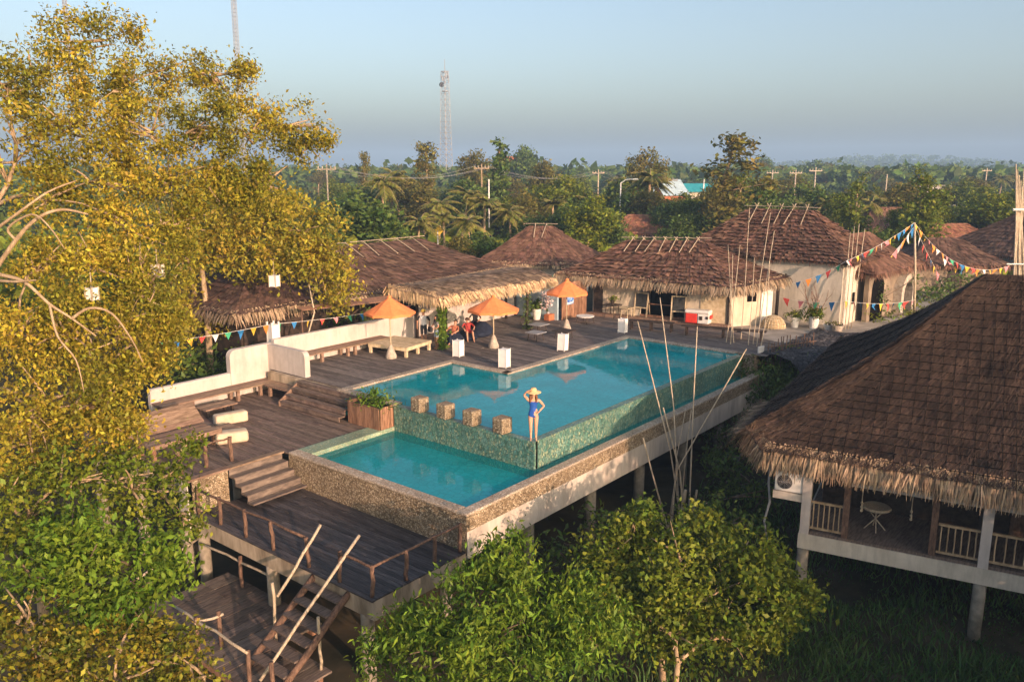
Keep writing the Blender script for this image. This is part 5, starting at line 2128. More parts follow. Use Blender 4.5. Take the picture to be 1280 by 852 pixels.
LANT = V(.9, 14.28, 1.72)
bunting('string of flags between the golden trees and the white wall lantern', [atd(196, 428, 33.0), LANT], 9, .28, ['flag_green', 'flag_blue', 'flag_yellow', 'flag_red', 'flag_white', 'flag_green', 'flag_blue', 'flag_yellow', 'flag_orange'], 1, .06)
bunting('string of flags above the long whitewashed wall to the shelter', [LANT, (8.5, 13.75, 1.62)], 11, .24, ['flag_green', 'flag_blue', 'flag_yellow', 'flag_red', 'flag_pink', 'flag_green', 'flag_blue', 'flag_yellow', 'flag_red', 'flag_blue', 'flag_pink'], 2, .10)
PT = atz(1143, 391, 0)
PTOP = Vector((PT.x, PT.y, 5.05)) - _XR * .5
bunting('string of flags rising from the restaurant corner to the tall pole', [(23.1, .95, 2.2), atd(1058, 326, 40.6), PTOP], 20, .31, ['flag_blue', 'flag_orange', 'flag_blue', 'flag_red', 'flag_green', 'flag_white', 'flag_pink', 'flag_yellow', 'flag_blue', 'flag_red', 'flag_green', 'flag_orange', 'flag_white', 'flag_pink', 'flag_yellow', 'flag_orange', 'flag_blue'], 3, .15)
bunting('long string of flags from the tall pole to the dark hut on the right', [PTOP, atd(1200, 330, 48), atd(1262, 332, 50)], 19, .32, ['flag_yellow', 'flag_orange', 'flag_yellow', 'flag_pink', 'flag_orange', 'flag_white', 'flag_orange', 'flag_pink', 'flag_green', 'flag_red', 'flag_blue', 'flag_yellow', 'flag_red', 'flag_orange', 'flag_white'], 4, .3)
bunting('low string of flags hanging across the cream house wall to the pole foot', [(23.0, 1.6, 1.45), atd(1056, 376, 40.4), (PT.x, PT.y, .75)], 15, .34, ['flag_red', 'flag_pink', 'flag_green', 'flag_blue', 'flag_yellow', 'flag_red', 'flag_blue', 'flag_yellow', 'flag_blue', 'flag_yellow', 'flag_red', 'flag_blue', 'flag_green'], 5, .18)
bunting('short string of flags slanting from the pole down to the arched hut', [PTOP - Vector((0, 0, .2)), atd(1098, 338, 45.5)], 8, .38, ['flag_blue', 'flag_white', 'flag_orange', 'flag_white', 'flag_pink', 'flag_yellow', 'flag_orange'], 6, .1)
bunting('steep string of flags falling from the pole over the brown hut', [PTOP - Vector((0, 0, .1)), atd(1172, 340, 52), atd(1190, 378, 54)], 9, .40, ['flag_yellow', 'flag_white', 'flag_red', 'flag_red', 'flag_blue', 'flag_yellow', 'flag_pink', 'flag_white'], 7, .1)
bunting('short row of flags hanging over the wall by the blue hut', [atd(1178, 322, 53), atd(1240, 352, 55)], 9, .40, ['flag_white', 'flag_pink', 'flag_yellow', 'flag_blue', 'flag_red', 'flag_orange', 'flag_white', 'flag_yellow'], 8, .2)
m = MB()
m.tube([(PT.x, PT.y, -.1), Vector((PT.x, PT.y, 2.6)) - _XR * .22, PTOP], [.075, .065, .05], 8)
build('flag_pole', m, M['bamboo'], smooth=True, label='tall pale bamboo pole that carries the strings of flags', cat='pole')

# ---------------------------------------------------------------- bare bamboo
def cane(par, name, pts, r0, r1, mm='bamboo'):
    m = MB()
    pts = [Vector(p) for p in pts]
    fine = []
    for a, b in zip(pts[:-1], pts[1:]):
        for i in range(6):
            fine.append(a.lerp(b, i / 6))
    fine.append(pts[-1])
    n = len(fine)
    m.tube(fine, [(r0 + (r1 - r0) * i / (n - 1)) * (1.18 if i % 2 else 1.0) for i in range(n)], 6)
    return build(name, m, M[mm], par, smooth=True) if par is not None else m


bb_ = V(5.3, -2.15, -4.3)
t = empty('bamboo_clump', bb_, 'clump of tall bare bamboo canes rising beside the pool wall', 'bamboo')
for (pts, r0, r1) in (
        ([(852, 640, 28.2), (838, 563, 28), (797, 401, 28.3)], .055, .022), ([(850, 640, 28), (842, 507, 28.4), (825, 372, 29)], .052, .020), ([(866, 640, 27.7), (867, 500, 27.9), (871.5, 408, 28.2)], .050, .022),
        ([(833, 648, 27.8), (846, 588, 27.7), (933, 436, 27)], .052, .022), ([(829, 652, 27.3), (815, 590, 27), (804, 547, 26.8)], .045, .028), ([(858, 650, 28), (850, 590, 27.8), (829, 509, 27.5)], .055, .03),
        ([(851, 650, 28.4), (857, 570, 28.3), (864, 512, 28.2)], .045, .02), ([(838, 655, 28), (846, 570, 28.5), (857, 512, 28.7)], .04, .018), ([(850, 662, 27.2), (857, 612, 27)], .085, .07), ([(836, 660, 27.4), (842, 620, 27.5)], .06, .05), ([(868, 662, 27.4), (871, 612, 27.3)], .06, .045), ([(826, 655, 27.2), (808, 640, 27)], .03, .02), ([(862, 640, 27.4), (884, 628, 27.2)], .03, .015)):
    q = [atd(*p) for p in pts]
    q[0] = q[0].lerp(bb_, .25)
    base = q[0] + (q[0] - q[1]).normalized() * .8
    base.z = min(base.z, -4.3)
    cane(t, 'cane', [base] + q, r0 * .72, r1 * .8)
gp = [((926, 424), (931, 362), (937, 259)), ((918, 428), (914, 380), (910, 306)), ((913, 430), (917, 380), (925, 306)), ((941, 430), (950, 350), (963, 266)), ((945, 433), (955, 370), (968, 288)), ((935, 431), (940, 380), (943, 322)), ((907, 428), (914, 385), (916, 318)), ((950, 434), (958, 395), (962, 330))]
for i, (a, b, c) in enumerate(gp):
    p0_ = atz(a[0], a[1], 0)
    D = (p0_ - CAM).dot(_F)
    m = cane(None, '', [p0_ - Vector((0, 0, .3)), atd(b[0], b[1], D + .1), atd(c[0], c[1], D + .3)], .022, .013)
    build('bamboo_pole', m, M['bamboo'], smooth=True, label='bare bamboo pole standing in the loose row between the pool end and the restaurant' if i else 'tallest bare bamboo pole in the row in front of the restaurant corner', cat='pole', group='bamboo poles at the end of the pool')
for i, (a, c) in enumerate((((1052, 412), (1063, 290)), ((1056, 412), (1068, 283)), ((1060, 411), (1074, 280)), ((1064, 410), (1081, 286)))):
    p0_ = atz(a[0], a[1], 0)
    D = (p0_ - CAM).dot(_F)
    m = cane(None, '', [p0_, atd((a[0] + c[0]) / 2, (a[1] + c[1]) / 2, D - .3), atd(c[0], c[1], D)], .024, .015)
    build('bamboo_pole', m, M['bamboo'], smooth=True, label='pale bamboo pole leaning in a bunch at the sunlit corner of the cream house', cat='pole', group='bamboo poles by the cream house')
t = empty('bamboo_bundle', atd(1272, 345, 33), 'tied bundle of upright bamboo poles at the right edge of the frame', 'bamboo bundle')
for i in range(7):
    x0 = 1264 + i * 3.2
    cane(t, 'cane', [atd(x0, 420, 33 + .1 * (i % 3)), atd(1270 + i * 1.2, 280, 33), atd(1270 + i * 2.0, 205 + (i * 37 % 30), 33)], .032, .02)
m = MB()
c = atd(1274, 330, 32.8)
m.tube([c + _XR * .45, c - _XR * .5], .03, 6)
c = atd(1274, 262, 32.8)
m.tube([c + _XR * .3, c - _XR * .25], .05, 6)
build('tie', m, M['white_paint'], t)
p0_ = V(2.3, 14.6, -.5)
m = cane(None, '', [p0_, atd(393, 390, 35.5), atd(386, 355, 35.7)], .035, .025)
build('bamboo_pole', m, M['bamboo'], smooth=True, label='single bamboo pole leaning behind the whitewashed wall', cat='pole')
m = MB()
m.slab([V(2.6, 14.5, 2.02), V(7.0, 13.2, 2.05), V(7.0, 13.9, 2.2), V(2.6, 14.9, 2.1)], (0, 0, .03))
t = empty('lean_to_awning', (4.5, 14.3, 0), 'narrow brown awning board behind the first orange parasol', 'awning')
build('sheet', m, M['plank_red'], t)
m = MB()
m.tube([(2.7, 14.7, -.3), (2.7, 14.7, 2.05)], .04, 6)
m.tube([(6.6, 14.2, -.3), (6.6, 13.85, 2.1)], .04, 6)
build('post', m, M['log'], t)


# ---------------------------------------------------------------- masts, poles, far buildings
def lattice(name, label, px, D, pyt, wb, wt, cat, sect, antennas):
    g0 = atd(px, 215, D)
    zb = float(gz(g0.x, g0.y))
    zt = atd(px, pyt, D).z
    t = empty(name, (g0.x, g0.y, zb), label, cat)
    m = MB()
    legs = [(-1, -1), (1, -1), (1, 1), (-1, 1)]

    def P(i, k):
        w = (wb + (wt - wb) * k) / 2
        return Vector((g0.x + legs[i][0] * w, g0.y + legs[i][1] * w, zb + (zt - zb) * k))
    r = .0028 * D / 10
    for i in range(4):
        m.tube([P(i, 0), P(i, 1)], r * 1.1, 4)
    for s in range(sect):
        k0, k1 = s / sect, (s + 1) / sect
        for i in range(4):
            j = (i + 1) % 4
            m.tube([P(i, k0), P(j, k1)], r * .6, 4)
            m.tube([P(j, k0), P(i, k1)], r * .6, 4)
            m.tube([P(i, k1), P(j, k1)], r * .6, 4)
    build('lattice_frame', m, M['grey_metal'], t)
    if antennas:
        for i in range(6):
            a = i * math.pi / 3
            w = wt * .5 + .45
            m = MB()
            z = zt - 1.5 - (i % 2) * 1.2
            m.rbox((g0.x + math.cos(a) * w, g0.y + math.sin(a) * w, z), (.28, .28, 1.9), .05, a)
            m.beam((g0.x, g0.y, z), (g0.x + math.cos(a) * w, g0.y + math.sin(a) * w, z), .08, .08)
            build('antenna', m, M['grey_metal'], t)
        m = MB()
        for z in (zt - .4, zt - 7):
            m.prism([(g0.x + (wt * .5 + .35) * math.cos(a), g0.y + (wt * .5 + .35) * math.sin(a)) for a in [i * math.pi / 4 for i in range(8)]], z, z + .2)
        build('platform', m, M['grey_metal'], t)
        m = MB()
        c = atd(px - 6, 106, D)
        m.ball(c, (.9, .9, .9), 8)
        build('dish', m, M['dark'], t)
        m = MB()
        m.tube([(g0.x, g0.y, zt), (g0.x, g0.y, zt + 4)], .1, 5)
        build('aerial', m, M['grey_metal'], t)


lattice('lattice_tower', 'tall grey lattice tower with aerials above the distant trees', 558, 300, 92, 3.6, 1.9, 'tower', 22, True)
lattice('radio_mast', 'thin lattice mast rising beyond the golden tree crown', 306, 170, -14, .8, .7, 'mast', 60, False)
lattice('radio_mast', 'slender mast whose tip shows above the golden tree at upper left', 103, 260, -4, 1.1, .9, 'mast', 60, False)


def upole(px, pyt, D, label, mm='pillar', arm=True, lamp=False):
    p = atd(px, pyt, D)
    zb = float(gz(p.x, p.y))
    t = empty('utility_pole' if not lamp else 'street_lamp', (p.x, p.y, zb), label, 'street lamp' if lamp else 'utility pole', None if lamp else 'utility poles among the distant trees')
    r = max(.07, .0007 * D)
    m = MB()
    m.tube([(p.x, p.y, zb), (p.x, p.y, p.z)], [r * 1.3, r], 8)
    build('shaft', m, M[mm], t, smooth=True)
    if arm:
        m = MB()
        m.beam(p + _XR * .9 - Vector((0, 0, .5)), p - _XR * .9 - Vector((0, 0, .5)), .12, .12)
        build('crossarm', m, M[mm], t)
        m = MB()
        for s in (-.8, -.4, .4, .8):
            m.tube([p + _XR * s - Vector((0, 0, .44)), p + _XR * s - Vector((0, 0, .2))], .05, 5)
        build('insulator', m, M['stone_base'], t)
    if lamp:
        m = MB()
        m.tube([p, p + _XR * .5 + Vector((0, 0, .35)), p + _XR * 1.3 + Vector((0, 0, .45))], .07, 6)
        build('bracket', m, M[mm], t)
        m = MB()
        m.rbox(p + _XR * 1.5 + Vector((0, 0, .42)), (.7, .3, .16), .05, R(YAW - 90))
        build('lamp_head', m, M['white_paint'], t)
    return p


ps = [upole(408, 205, 78, 'grey utility pole beside the palms right of the golden trees'), upole(602, 205, 96, 'tall brown utility pole between the palms and the drooping dark tree', 'bark'), upole(611, 224, 92, 'short white utility pole next to the tall brown one', 'white_paint', False),
      upole(748, 212, 120, 'utility pole among the trees left of the street lamp', 'bamboo'), upole(841, 222, 150, 'pale utility pole in front of the blue roofed building'), upole(880, 224, 150, 'pale thin pole right of the teal roof', 'white_paint', False),
      upole(966, 212, 125, 'pale utility pole just right of the tall ragged tree', 'stone_base'), upole(995, 212, 118, 'pale utility pole behind the cream house roof, second from the ragged tree', 'stone_base'), upole(1020, 209, 112, 'pale utility pole behind the cream house roof, third from the ragged tree', 'stone_base'), upole(1109, 218, 140, 'thin brown pole between the two slim trees on the right', 'bamboo', False), upole(1234, 210, 150, 'brown utility pole above the trees near the right edge', 'bamboo')]
upole(776, 229, 88, 'white street lamp with a curved arm behind the orange brown hut', 'white_paint', False, True)
m = MB()
for a, b in ((0, 1), (1, 3), (3, 4), (4, 6), (6, 7), (7, 8)):
    for s in (-1, .5, 1):
        A, B = ps[a] + _XR * s - Vector((0, 0, .3)), ps[b] + _XR * s - Vector((0, 0, .3))
        m.tube([A.lerp(B, i / 8) - Vector((0, 0, 1.2 * 4 * (i / 8) * (1 - i / 8))) for i in range(9)], .014, 4)
build('power_line', m, M['grey_metal'], label='sagging power wires strung from pole to pole above the trees', cat='wires')
p = atd(547, 291, 72)
t = empty('road_sign', (p.x, p.y, float(gz(p.x, p.y))), 'small yellow diamond sign on a white post among the bushes', 'sign')
m = MB()
m.tube([(p.x, p.y, float(gz(p.x, p.y))), (p.x, p.y, p.z + .2)], .06, 6)
build('post', m, M['white_paint'], t)
m = MB()
m.slab([p + _XR * .55 + Vector((0, 0, .2)), p + Vector((0, 0, .75)), p - _XR * .55 + Vector((0, 0, .2)), p - Vector((0, 0, .35))], _YF * -.03 + Vector((0, 0, 0)))
build('board', m, M['flag_yellow'], t)


def far_house(label, px, py, D, w, d, h, hr, ang, roofm, wallm, gable='x'):
    p = atd(px, py, D)
    zb = float(gz(p.x, p.y)) - .2
    z1 = p.z - hr
    t = empty('far_building', (p.x, p.y, zb), label, 'building')
    Mz = Matrix.Rotation(ang, 3, 'Z')
    def L(x, y, z):
        q = Mz @ Vector((x, y, 0))
        return Vector((p.x + q.x, p.y + q.y, z))
    m = MB()
    m.box((p.x, p.y, (zb + z1) / 2), (w, d, z1 - zb), ang)
    m.slab([L(-w / 2, -d / 2, z1), L(-w / 2, d / 2, z1), L(-w / 2, 0, z1 + hr * .95)], Mz @ Vector((.2, 0, 0)))
    m.slab([L(w / 2 - .2, -d / 2, z1), L(w / 2 - .2, d / 2, z1), L(w / 2 - .2, 0, z1 + hr * .95)], Mz @ Vector((.2, 0, 0)))
    build('wall', m, M[wallm], t)
    m = MB()
    for s in (-1, 1):
        m.slab([L(-w / 2 - .5, s * (d / 2 + .6), z1 - .1), L(w / 2 + .5, s * (d / 2 + .6), z1 - .1), L(w / 2 + .5, 0, z1 + hr), L(-w / 2 - .5, 0, z1 + hr)], (0, 0, .12))
    build('roof', m, M[roofm], t)
    for k in (-.25, .25):
        m = MB()
        q = L(w * k, -d / 2 - .03, (zb + z1) / 2 + .3)
        m.box(q, (1.2, .06, 1.2), ang)
        build('window', m, M['dark'], t)


far_house('house with a pale blue sheet roof and orange gable end among the trees', 834, 225, 150, 4.5, 6, 4, 2.6, R(YAW - 70), 'bluegrey_roof', 'terracotta')
far_house('low building with a bright teal roof right of the pale blue roof', 868, 230, 165, 7, 5, 3, 1.4, R(YAW - 90), 'teal_roof', 'plaster_grey')
far_house('pale grey low building left of the blue roofed house', 792, 232, 150, 6, 5, 3, 1.2, R(YAW - 90), 'bluegrey_roof', 'plaster_grey')
far_house('small white building glimpsed between the two slim trees on the right', 1166, 232, 190, 9, 7, 5, 1.6, R(YAW - 75), 'stone_base', 'plaster_white')
far_house('long low building with a pale grey roof near the right edge', 1194, 257, 112, 12, 7, 3, 1.2, R(YAW - 95), 'stone_base', 'plaster_grey')
far_house('white house block peeking above the treetops beside the drooping tree', 637, 196, 210, 5, 5, 4, 1.5, R(YAW - 80), 'terracotta', 'plaster_white')
# ---------------------------------------------------------------- near trees
def gnd(px, py, D):
    p = atd(px, py, D)
    return Vector((p.x, p.y, float(gz(p.x, p.y))))


blobs = [pd(b[0], b[1], b[2], b[3] * .86, b[4]) for b in ((112, 52, 21, 58, .75), (60, 92, 20.5, 62, .7), (10, 105, 20, 60, .8), (165, 105, 21.5, 58, .7), (215, 95, 22, 48, .65), (280, 100, 22.5, 44, .62), (315, 165, 22, 46, .55), (365, 160, 22.5, 44, .9), (385, 185, 22.5, 26, .9),
                          (100, 150, 20, 70, .7), (20, 180, 19.5, 70, .8), (190, 165, 20.5, 70, .7), (255, 160, 21, 55, .7), (130, 225, 19.5, 70, .8), (215, 225, 20.5, 62, .8), (60, 250, 19, 50, .7), (290, 225, 21.5, 55, .8), (340, 235, 22, 50, .8), (160, 290, 19, 62, .8), (230, 285, 21, 40, .7))]
blob_tree('golden_tree', gnd(-110, 560, 20), atd(-70, 330, 20), blobs, 'leaf_gold', 'bark', 'largest golden leaved tree filling the upper left of the frame', leaf=.105, asp=.5, dens=2.1, twl=105, spread=.185, shell=.25, sprays=1, tr=.30, limb=.075, twigs=7, seed=2, up=.5)
blobs = [pd(*b) for b in ((60, 330, 18, 48, .6), (120, 335, 18, 62, .8), (190, 350, 18.5, 52, .9), (25, 420, 17.5, 62, .8), (100, 420, 17.5, 70, .8), (165, 430, 18, 55, .9), (205, 400, 18.5, 30, .8), (172, 465, 18.2, 28, .6), (60, 500, 17, 66, .8), (130, 510, 17, 60, .8), (140, 545, 17.2, 40, .8), (10, 560, 16.5, 60, .9))]
gt = blob_tree('golden_tree', gnd(-80, 700, 18), atd(-60, 420, 18), blobs, 'leaf_gold', 'bark', 'golden tree with bare tan branches leaning over the left end of the white wall', leaf=.10, asp=.5, dens=2.7, twl=100, spread=.185, shell=.28, sprays=1, tr=.22, limb=.07, twigs=9, seed=3, up=.5)
for path, r0_ in (([(-60, 430, 16.5), (-20, 360, 16), (20, 300, 15.6), (48, 272, 15.5), (78, 262, 15.6), (110, 268, 15.9)], .055), ([(-40, 330, 16), (-5, 342, 15.7), (30, 352, 15.5), (62, 380, 15.5), (90, 398, 15.7), (120, 420, 16)], .045), ([(20, 300, 15.6), (10, 285, 15.5), (40, 268, 15.3), (62, 284, 15.2), (80, 310, 15.3)], .028), ([(-10, 290, 15.8), (20, 268, 15.6), (60, 240, 15.7), (95, 226, 16)], .034), ([(90, 398, 15.7), (112, 385, 15.8), (140, 392, 16), (165, 425, 16.3), (178, 452, 16.5)], .032), ([(62, 380, 15.5), (72, 420, 15.4), (95, 450, 15.5), (105, 490, 15.6)], .026), ([(-10, 350, 15.7), (20, 352, 15.4), (45, 350, 15.3)], .035)):
    m = MB()
    pts = [atd(*q) for q in path]
    fine = []
    for i in range(len(pts) - 1):
        p_, q_ = pts[max(0, i - 1)], pts[min(len(pts) - 1, i + 2)]
        for j in range(4):
            u = j / 4
            a_, b_ = pts[i], pts[i + 1]
            fine.append(.5 * ((2 * a_) + (b_ - p_) * u + (2 * p_ - 5 * a_ + 4 * b_ - q_) * u * u + (3 * a_ - p_ - 3 * b_ + q_) * u ** 3))
    fine.append(pts[-1])
    m.tube(fine, [r0_ * (1 - .65 * i / (len(fine) - 1)) for i in range(len(fine))], 7)
    build('limb', m, M['bark'], gt, smooth=True)
blobs = [pd(*b) for b in ((270, 275, 36, 58, .7), (330, 280, 36, 60, .8), (385, 290, 36, 46, .8), (400, 335, 36, 40, 1.0), (425, 365, 36, 26, .7), (300, 325, 36.5, 36, .6), (225, 320, 36.5, 42, .9), (360, 330, 36, 36, .7), (215, 385, 36, 40, .8), (270, 395, 37, 44, .5), (325, 385, 38, 30, .4), (190, 440, 35, 36, .8))]
blob_tree('golden_tree', gnd(256, 470, 37), atd(252, 330, 36.5), blobs, 'leaf_gold', 'bark', 'golden tree on pale slender trunks in front of the long thatched hut', leaf=.19, asp=.5, dens=1.25, twl=85, spread=.32, shell=.3, tr=.22, limb=.10, twigs=6, trunks=2, seed=4, twig_r=.022, up=.25)
blobs = [pd(*b) for b in ((20, 640, 16, 66, .8), (95, 600, 16.3, 62, .7), (165, 612, 16.6, 48, .8), (215, 628, 17, 34, .8), (232, 655, 17, 22, .6), (60, 690, 15.6, 60, .8), (160, 578, 17, 36, .7), (212, 592, 17.2, 20, .8), (232, 560, 17.4, 12, .6))]
blob_tree('golden_tree', gnd(30, 760, 16.5), atd(40, 680, 16.5), blobs, 'leaf_mid', 'bark', 'low olive green tree reaching the left corner of the decks', leaf=.115, asp=.55, dens=2.8, twl=56, spread=.2, tr=.16, limb=.07, twigs=6, seed=5, up=.3)
blobs = [pd(*b) for b in ((90, 665, 14.6, 46, .8), (125, 700, 14.5, 55, .9), (165, 690, 14.8, 40, .9), (85, 735, 14.3, 50, .9), (165, 745, 14.6, 44, .9), (40, 720, 14.4, 40, .9), (205, 720, 15, 28, .8))]
blob_tree('broadleaf_shrub', gnd(120, 820, 14.8), atd(120, 760, 14.6), blobs, 'leaf_green', 'bark_dark', 'bright green large leaved shrub at the lower left', 'shrub', leaf=.14, asp=.44, dens=2.8, twl=38, spread=.17, sprays=2, tr=.07, limb=.04, twigs=3, seed=6, up=.5, droop=.5)
blobs = [pd(*b) for b in ((20, 780, 13.6, 66, .8), (90, 800, 13.8, 66, .7), (160, 800, 14, 58, .7), (215, 815, 14.3, 44, .8), (60, 840, 13.4, 60, .8), (150, 850, 13.6, 70, .7), (240, 850, 14.2, 40, .7))]
blob_tree('golden_shrub', gnd(110, 930, 14.2), atd(110, 840, 14), blobs, 'leaf_mottled', 'bark', 'mottled golden shrub filling the bottom left corner', 'shrub', leaf=.10, asp=.55, dens=4.5, twl=52, spread=.14, tr=.10, limb=.05, twigs=4, seed=7, up=.35)

# near shrubs in front of the pool
blobs = [pd(*b) for b in ((640, 712, 18.2, 38, .9), (608, 748, 17.6, 50, .9), (560, 785, 17, 46, .9), (680, 760, 17.6, 60, .9), (620, 800, 16.6, 70, .9), (720, 800, 17, 56, .9), (505, 790, 17.2, 26, .9), (488, 832, 16.8, 34, .8), (540, 835, 16, 60, .8), (660, 840, 16, 66, .8), (745, 770, 17.4, 40, .8))]
blob_tree('broadleaf_shrub', gnd(610, 900, 17), atd(610, 800, 17), blobs, 'leaf_green', 'bark_dark', 'bright green shrub with drooping leaves below the front corner of the pool', 'shrub', leaf=.16, asp=.32, dens=2.3, twl=46, spread=.19, sprays=3, tr=.08, limb=.045, twigs=4, seed=8, up=.3, droop=.9)
blobs = [pd(*b) for b in ((795, 668, 21, 38, 1.0), (760, 695, 20.5, 42, .9), (860, 690, 20.5, 54, .9), (915, 705, 20.4, 50, .9), (830, 730, 19.6, 60, .9), (890, 750, 19.4, 62, .9), (955, 740, 19.8, 48, .9), (790, 770, 19, 52, .9), (850, 790, 18.8, 60, .8), (925, 790, 19, 52, .8), (990, 735, 20, 28, .7), (965, 785, 19.2, 32, .7), (740, 730, 20, 34, .8))]
blob_tree('bushy_tree', gnd(828, 880, 19), atd(826, 800, 19.2), blobs, 'leaf_mid', 'bark', 'round bushy tree with a pale trunk in front of the bamboo clump', leaf=.14, asp=.55, dens=2.8, twl=38, spread=.18, sprays=3, tr=.13, limb=.06, twigs=4, trunks=2, seed=9, up=.4, droop=-.3)
blobs = [pd(*b) for b in ((905, 655, 24.5, 36, .9), (938, 660, 24, 24, 1.0), (700, 690, 23, 32, .8), (745, 660, 25, 26, .8), (880, 640, 26, 30, .7), (915, 600, 29, 26, .9), (935, 570, 30, 24, .9), (898, 575, 31, 18, .8), (955, 620, 27, 26, .8), (790, 640, 26, 22, .7))]
blob_tree('dark_shrub', gnd(880, 720, 25), atd(890, 680, 25), blobs, 'leaf_dark', 'bark_dark', 'dark green shrub in the shade behind the bushy tree', 'shrub', leaf=.2, asp=.45, dens=3, twl=16, spread=.24, tr=.06, limb=.03, twigs=3, seed=10)
blobs = [pd(*b) for b in ((935, 478, 36, 34, .7), (965, 490, 35.5, 30, .8), (915, 500, 36, 26, .8), (945, 515, 35, 32, .7), (905, 545, 34, 24, .9), (985, 470, 36, 24, .6), (895, 585, 33, 20, 1.0), (915, 460, 36.5, 16, .5), (968, 462, 36.3, 26, .8), (1000, 462, 36.8, 24, .8), (990, 492, 36, 28, .8))]
blob_tree('trailing_bush', gnd(950, 560, 35), atd(948, 505, 35.5), blobs, 'leaf_dark', 'bark_dark', 'dark trailing bush hanging over the far right end of the pool', 'bush', leaf=.22, asp=.35, dens=3, twl=18, spread=.26, tr=.07, limb=.04, twigs=3, seed=14, droop=.8)
blobs = [pd(*b) for b in ((920, 462, 36.3, 22, .5), (908, 478, 36.2, 14, .7), (945, 452, 36.6, 10, .6))]
blob_tree('dry_bush', gnd(915, 520, 36), atd(915, 475, 36), blobs, 'leaf_rust', 'bark_dark', 'small dry brownish bush on the end wall of the pool', 'bush', leaf=.2, asp=.25, dens=3, twl=14, spread=.2, tr=.04, limb=.02, twigs=2, seed=15, droop=.6)
blobs = [pd(*b) for b in ((982, 455, 37, 13, .8), (985, 440, 37, 8, 1.0))]
blob_tree('grass_tuft', gnd(982, 470, 37), atd(982, 458, 37), blobs, 'leaf_mid', 'bark_dark', 'small green tuft beside the stick fence', 'plant', leaf=.3, asp=.18, dens=4, twl=12, spread=.2, tr=.03, limb=.02, twigs=1, seed=16, droop=-.6)
# bushes behind the white wall
for i, (bl, lm, lb) in enumerate((
        (((270, 440, 38, 40, .6), (320, 438, 38, 34, .5), (240, 455, 36, 36, .7), (290, 470, 36, 50, .5)), 'leaf_dark', 'dark bushes behind the low white wall and the first flag string'),
        (((375, 405, 40, 26, .5), (420, 398, 40, 24, .4), (450, 392, 40, 16, .4)), 'leaf_dark', 'low dark bushes between the long hut and the whitewashed wall'))):
    blobs = [pd(*b) for b in bl]
    blob_tree('dark_bush', gnd(bl[0][0], 480, 38), atd(bl[0][0], bl[0][1] + 10, 38), blobs, lm, 'bark_dark', lb, 'bush', leaf=.28, asp=.45, dens=2.2, twl=16, spread=.34, tr=.06, limb=.04, twigs=3, seed=40 + i)
blobs = [pd(*b) for b in ((1158, 372, 50, 14, .8), (1172, 366, 51, 13, .9), (1140, 372, 51, 9, .8), (1190, 360, 52, 12, .8), (1205, 352, 53, 12, .8), (1222, 346, 54, 12, .8))]
blob_tree('garden_bush', gnd(1175, 385, 51), atd(1175, 372, 51), blobs, 'leaf_dark', 'bark_dark', 'dark garden bushes along the path behind the flag pole', 'bush', leaf=.24, asp=.45, dens=2.2, twl=22, spread=.3, tr=.04, limb=.03, twigs=2, seed=18)
blobs = [pd(*b) for b in ((1098, 352, 44.5, 7, 1.2), (1098, 372, 44.3, 8, 1.4), (1140, 350, 46.3, 6, 1.6))]
blob_tree('wall_creeper', gnd(1099, 395, 44.4), atd(1099, 375, 44.4), blobs, 'leaf_dark', 'bark_dark', 'green creeper growing between the dark opening and the stone arch', 'plant', leaf=.17, asp=.5, dens=2.6, twl=20, spread=.16, tr=.03, limb=.02, twigs=2, seed=20)
blobs = [pd(*b) for b in ((1090, 397, 44, 14, .5), (1110, 394, 45, 14, .5), (1130, 392, 45.5, 14, .5), (1150, 388, 46, 12, .5))]
blob_tree('low_plants', gnd(1115, 402, 45), atd(1115, 398, 45), blobs, 'leaf_mid', 'bark_dark', 'low green plants at the foot of the flag pole', 'plants', leaf=.24, asp=.4, dens=2.6, twl=12, spread=.25, tr=.03, limb=.02, twigs=1, seed=17)

# grass under the near hut: nobody could count it
r_ = np.random.default_rng(5)
n = 16000
px_, py_ = r_.uniform(640, 1330, n), r_.uniform(610, 900, n)
pts = []
for a, b in zip(px_, py_):
    q = atz(a, b, -4.2)
    pts.append((q.x, q.y))
pts = np.array(pts) + r_.normal(0, .15, (n, 2))
keep = pts[:, 1] < -1.2
pts = pts[keep]
n = len(pts)
z = gz(pts[:, 0], pts[:, 1])
h = r_.uniform(.25, .75, n) * (0.6 + .5 * np.sin(pts[:, 0] * .9) * np.cos(pts[:, 1] * .8) ** 2)
a = r_.uniform(0, 2 * np.pi, n)
w = np.stack([np.cos(a), np.sin(a), 0 * a], 1) * .022
ln = np.stack([r_.normal(0, .35, n), r_.normal(0, .35, n), np.ones(n)], 1) * h[:, None]
b = np.stack([pts[:, 0], pts[:, 1], z - .03], 1)
v = np.stack([b - w, b + w, b + ln * .6 + w * .8, b + ln * .6 - w * .8, b + ln * [1.25, 1.25, .95] + w * .1, b + ln * [1.25, 1.25, .95] - w * .1], 1).reshape(-1, 3)
q = np.arange(n)[:, None] * 6
quads = np.concatenate([q + [0, 1, 2, 3], q + [3, 2, 4, 5]])
o = np_mesh('grass', v, quads, M['grass'], None, (5, -8, -4.2))
tag(o, kind='stuff')


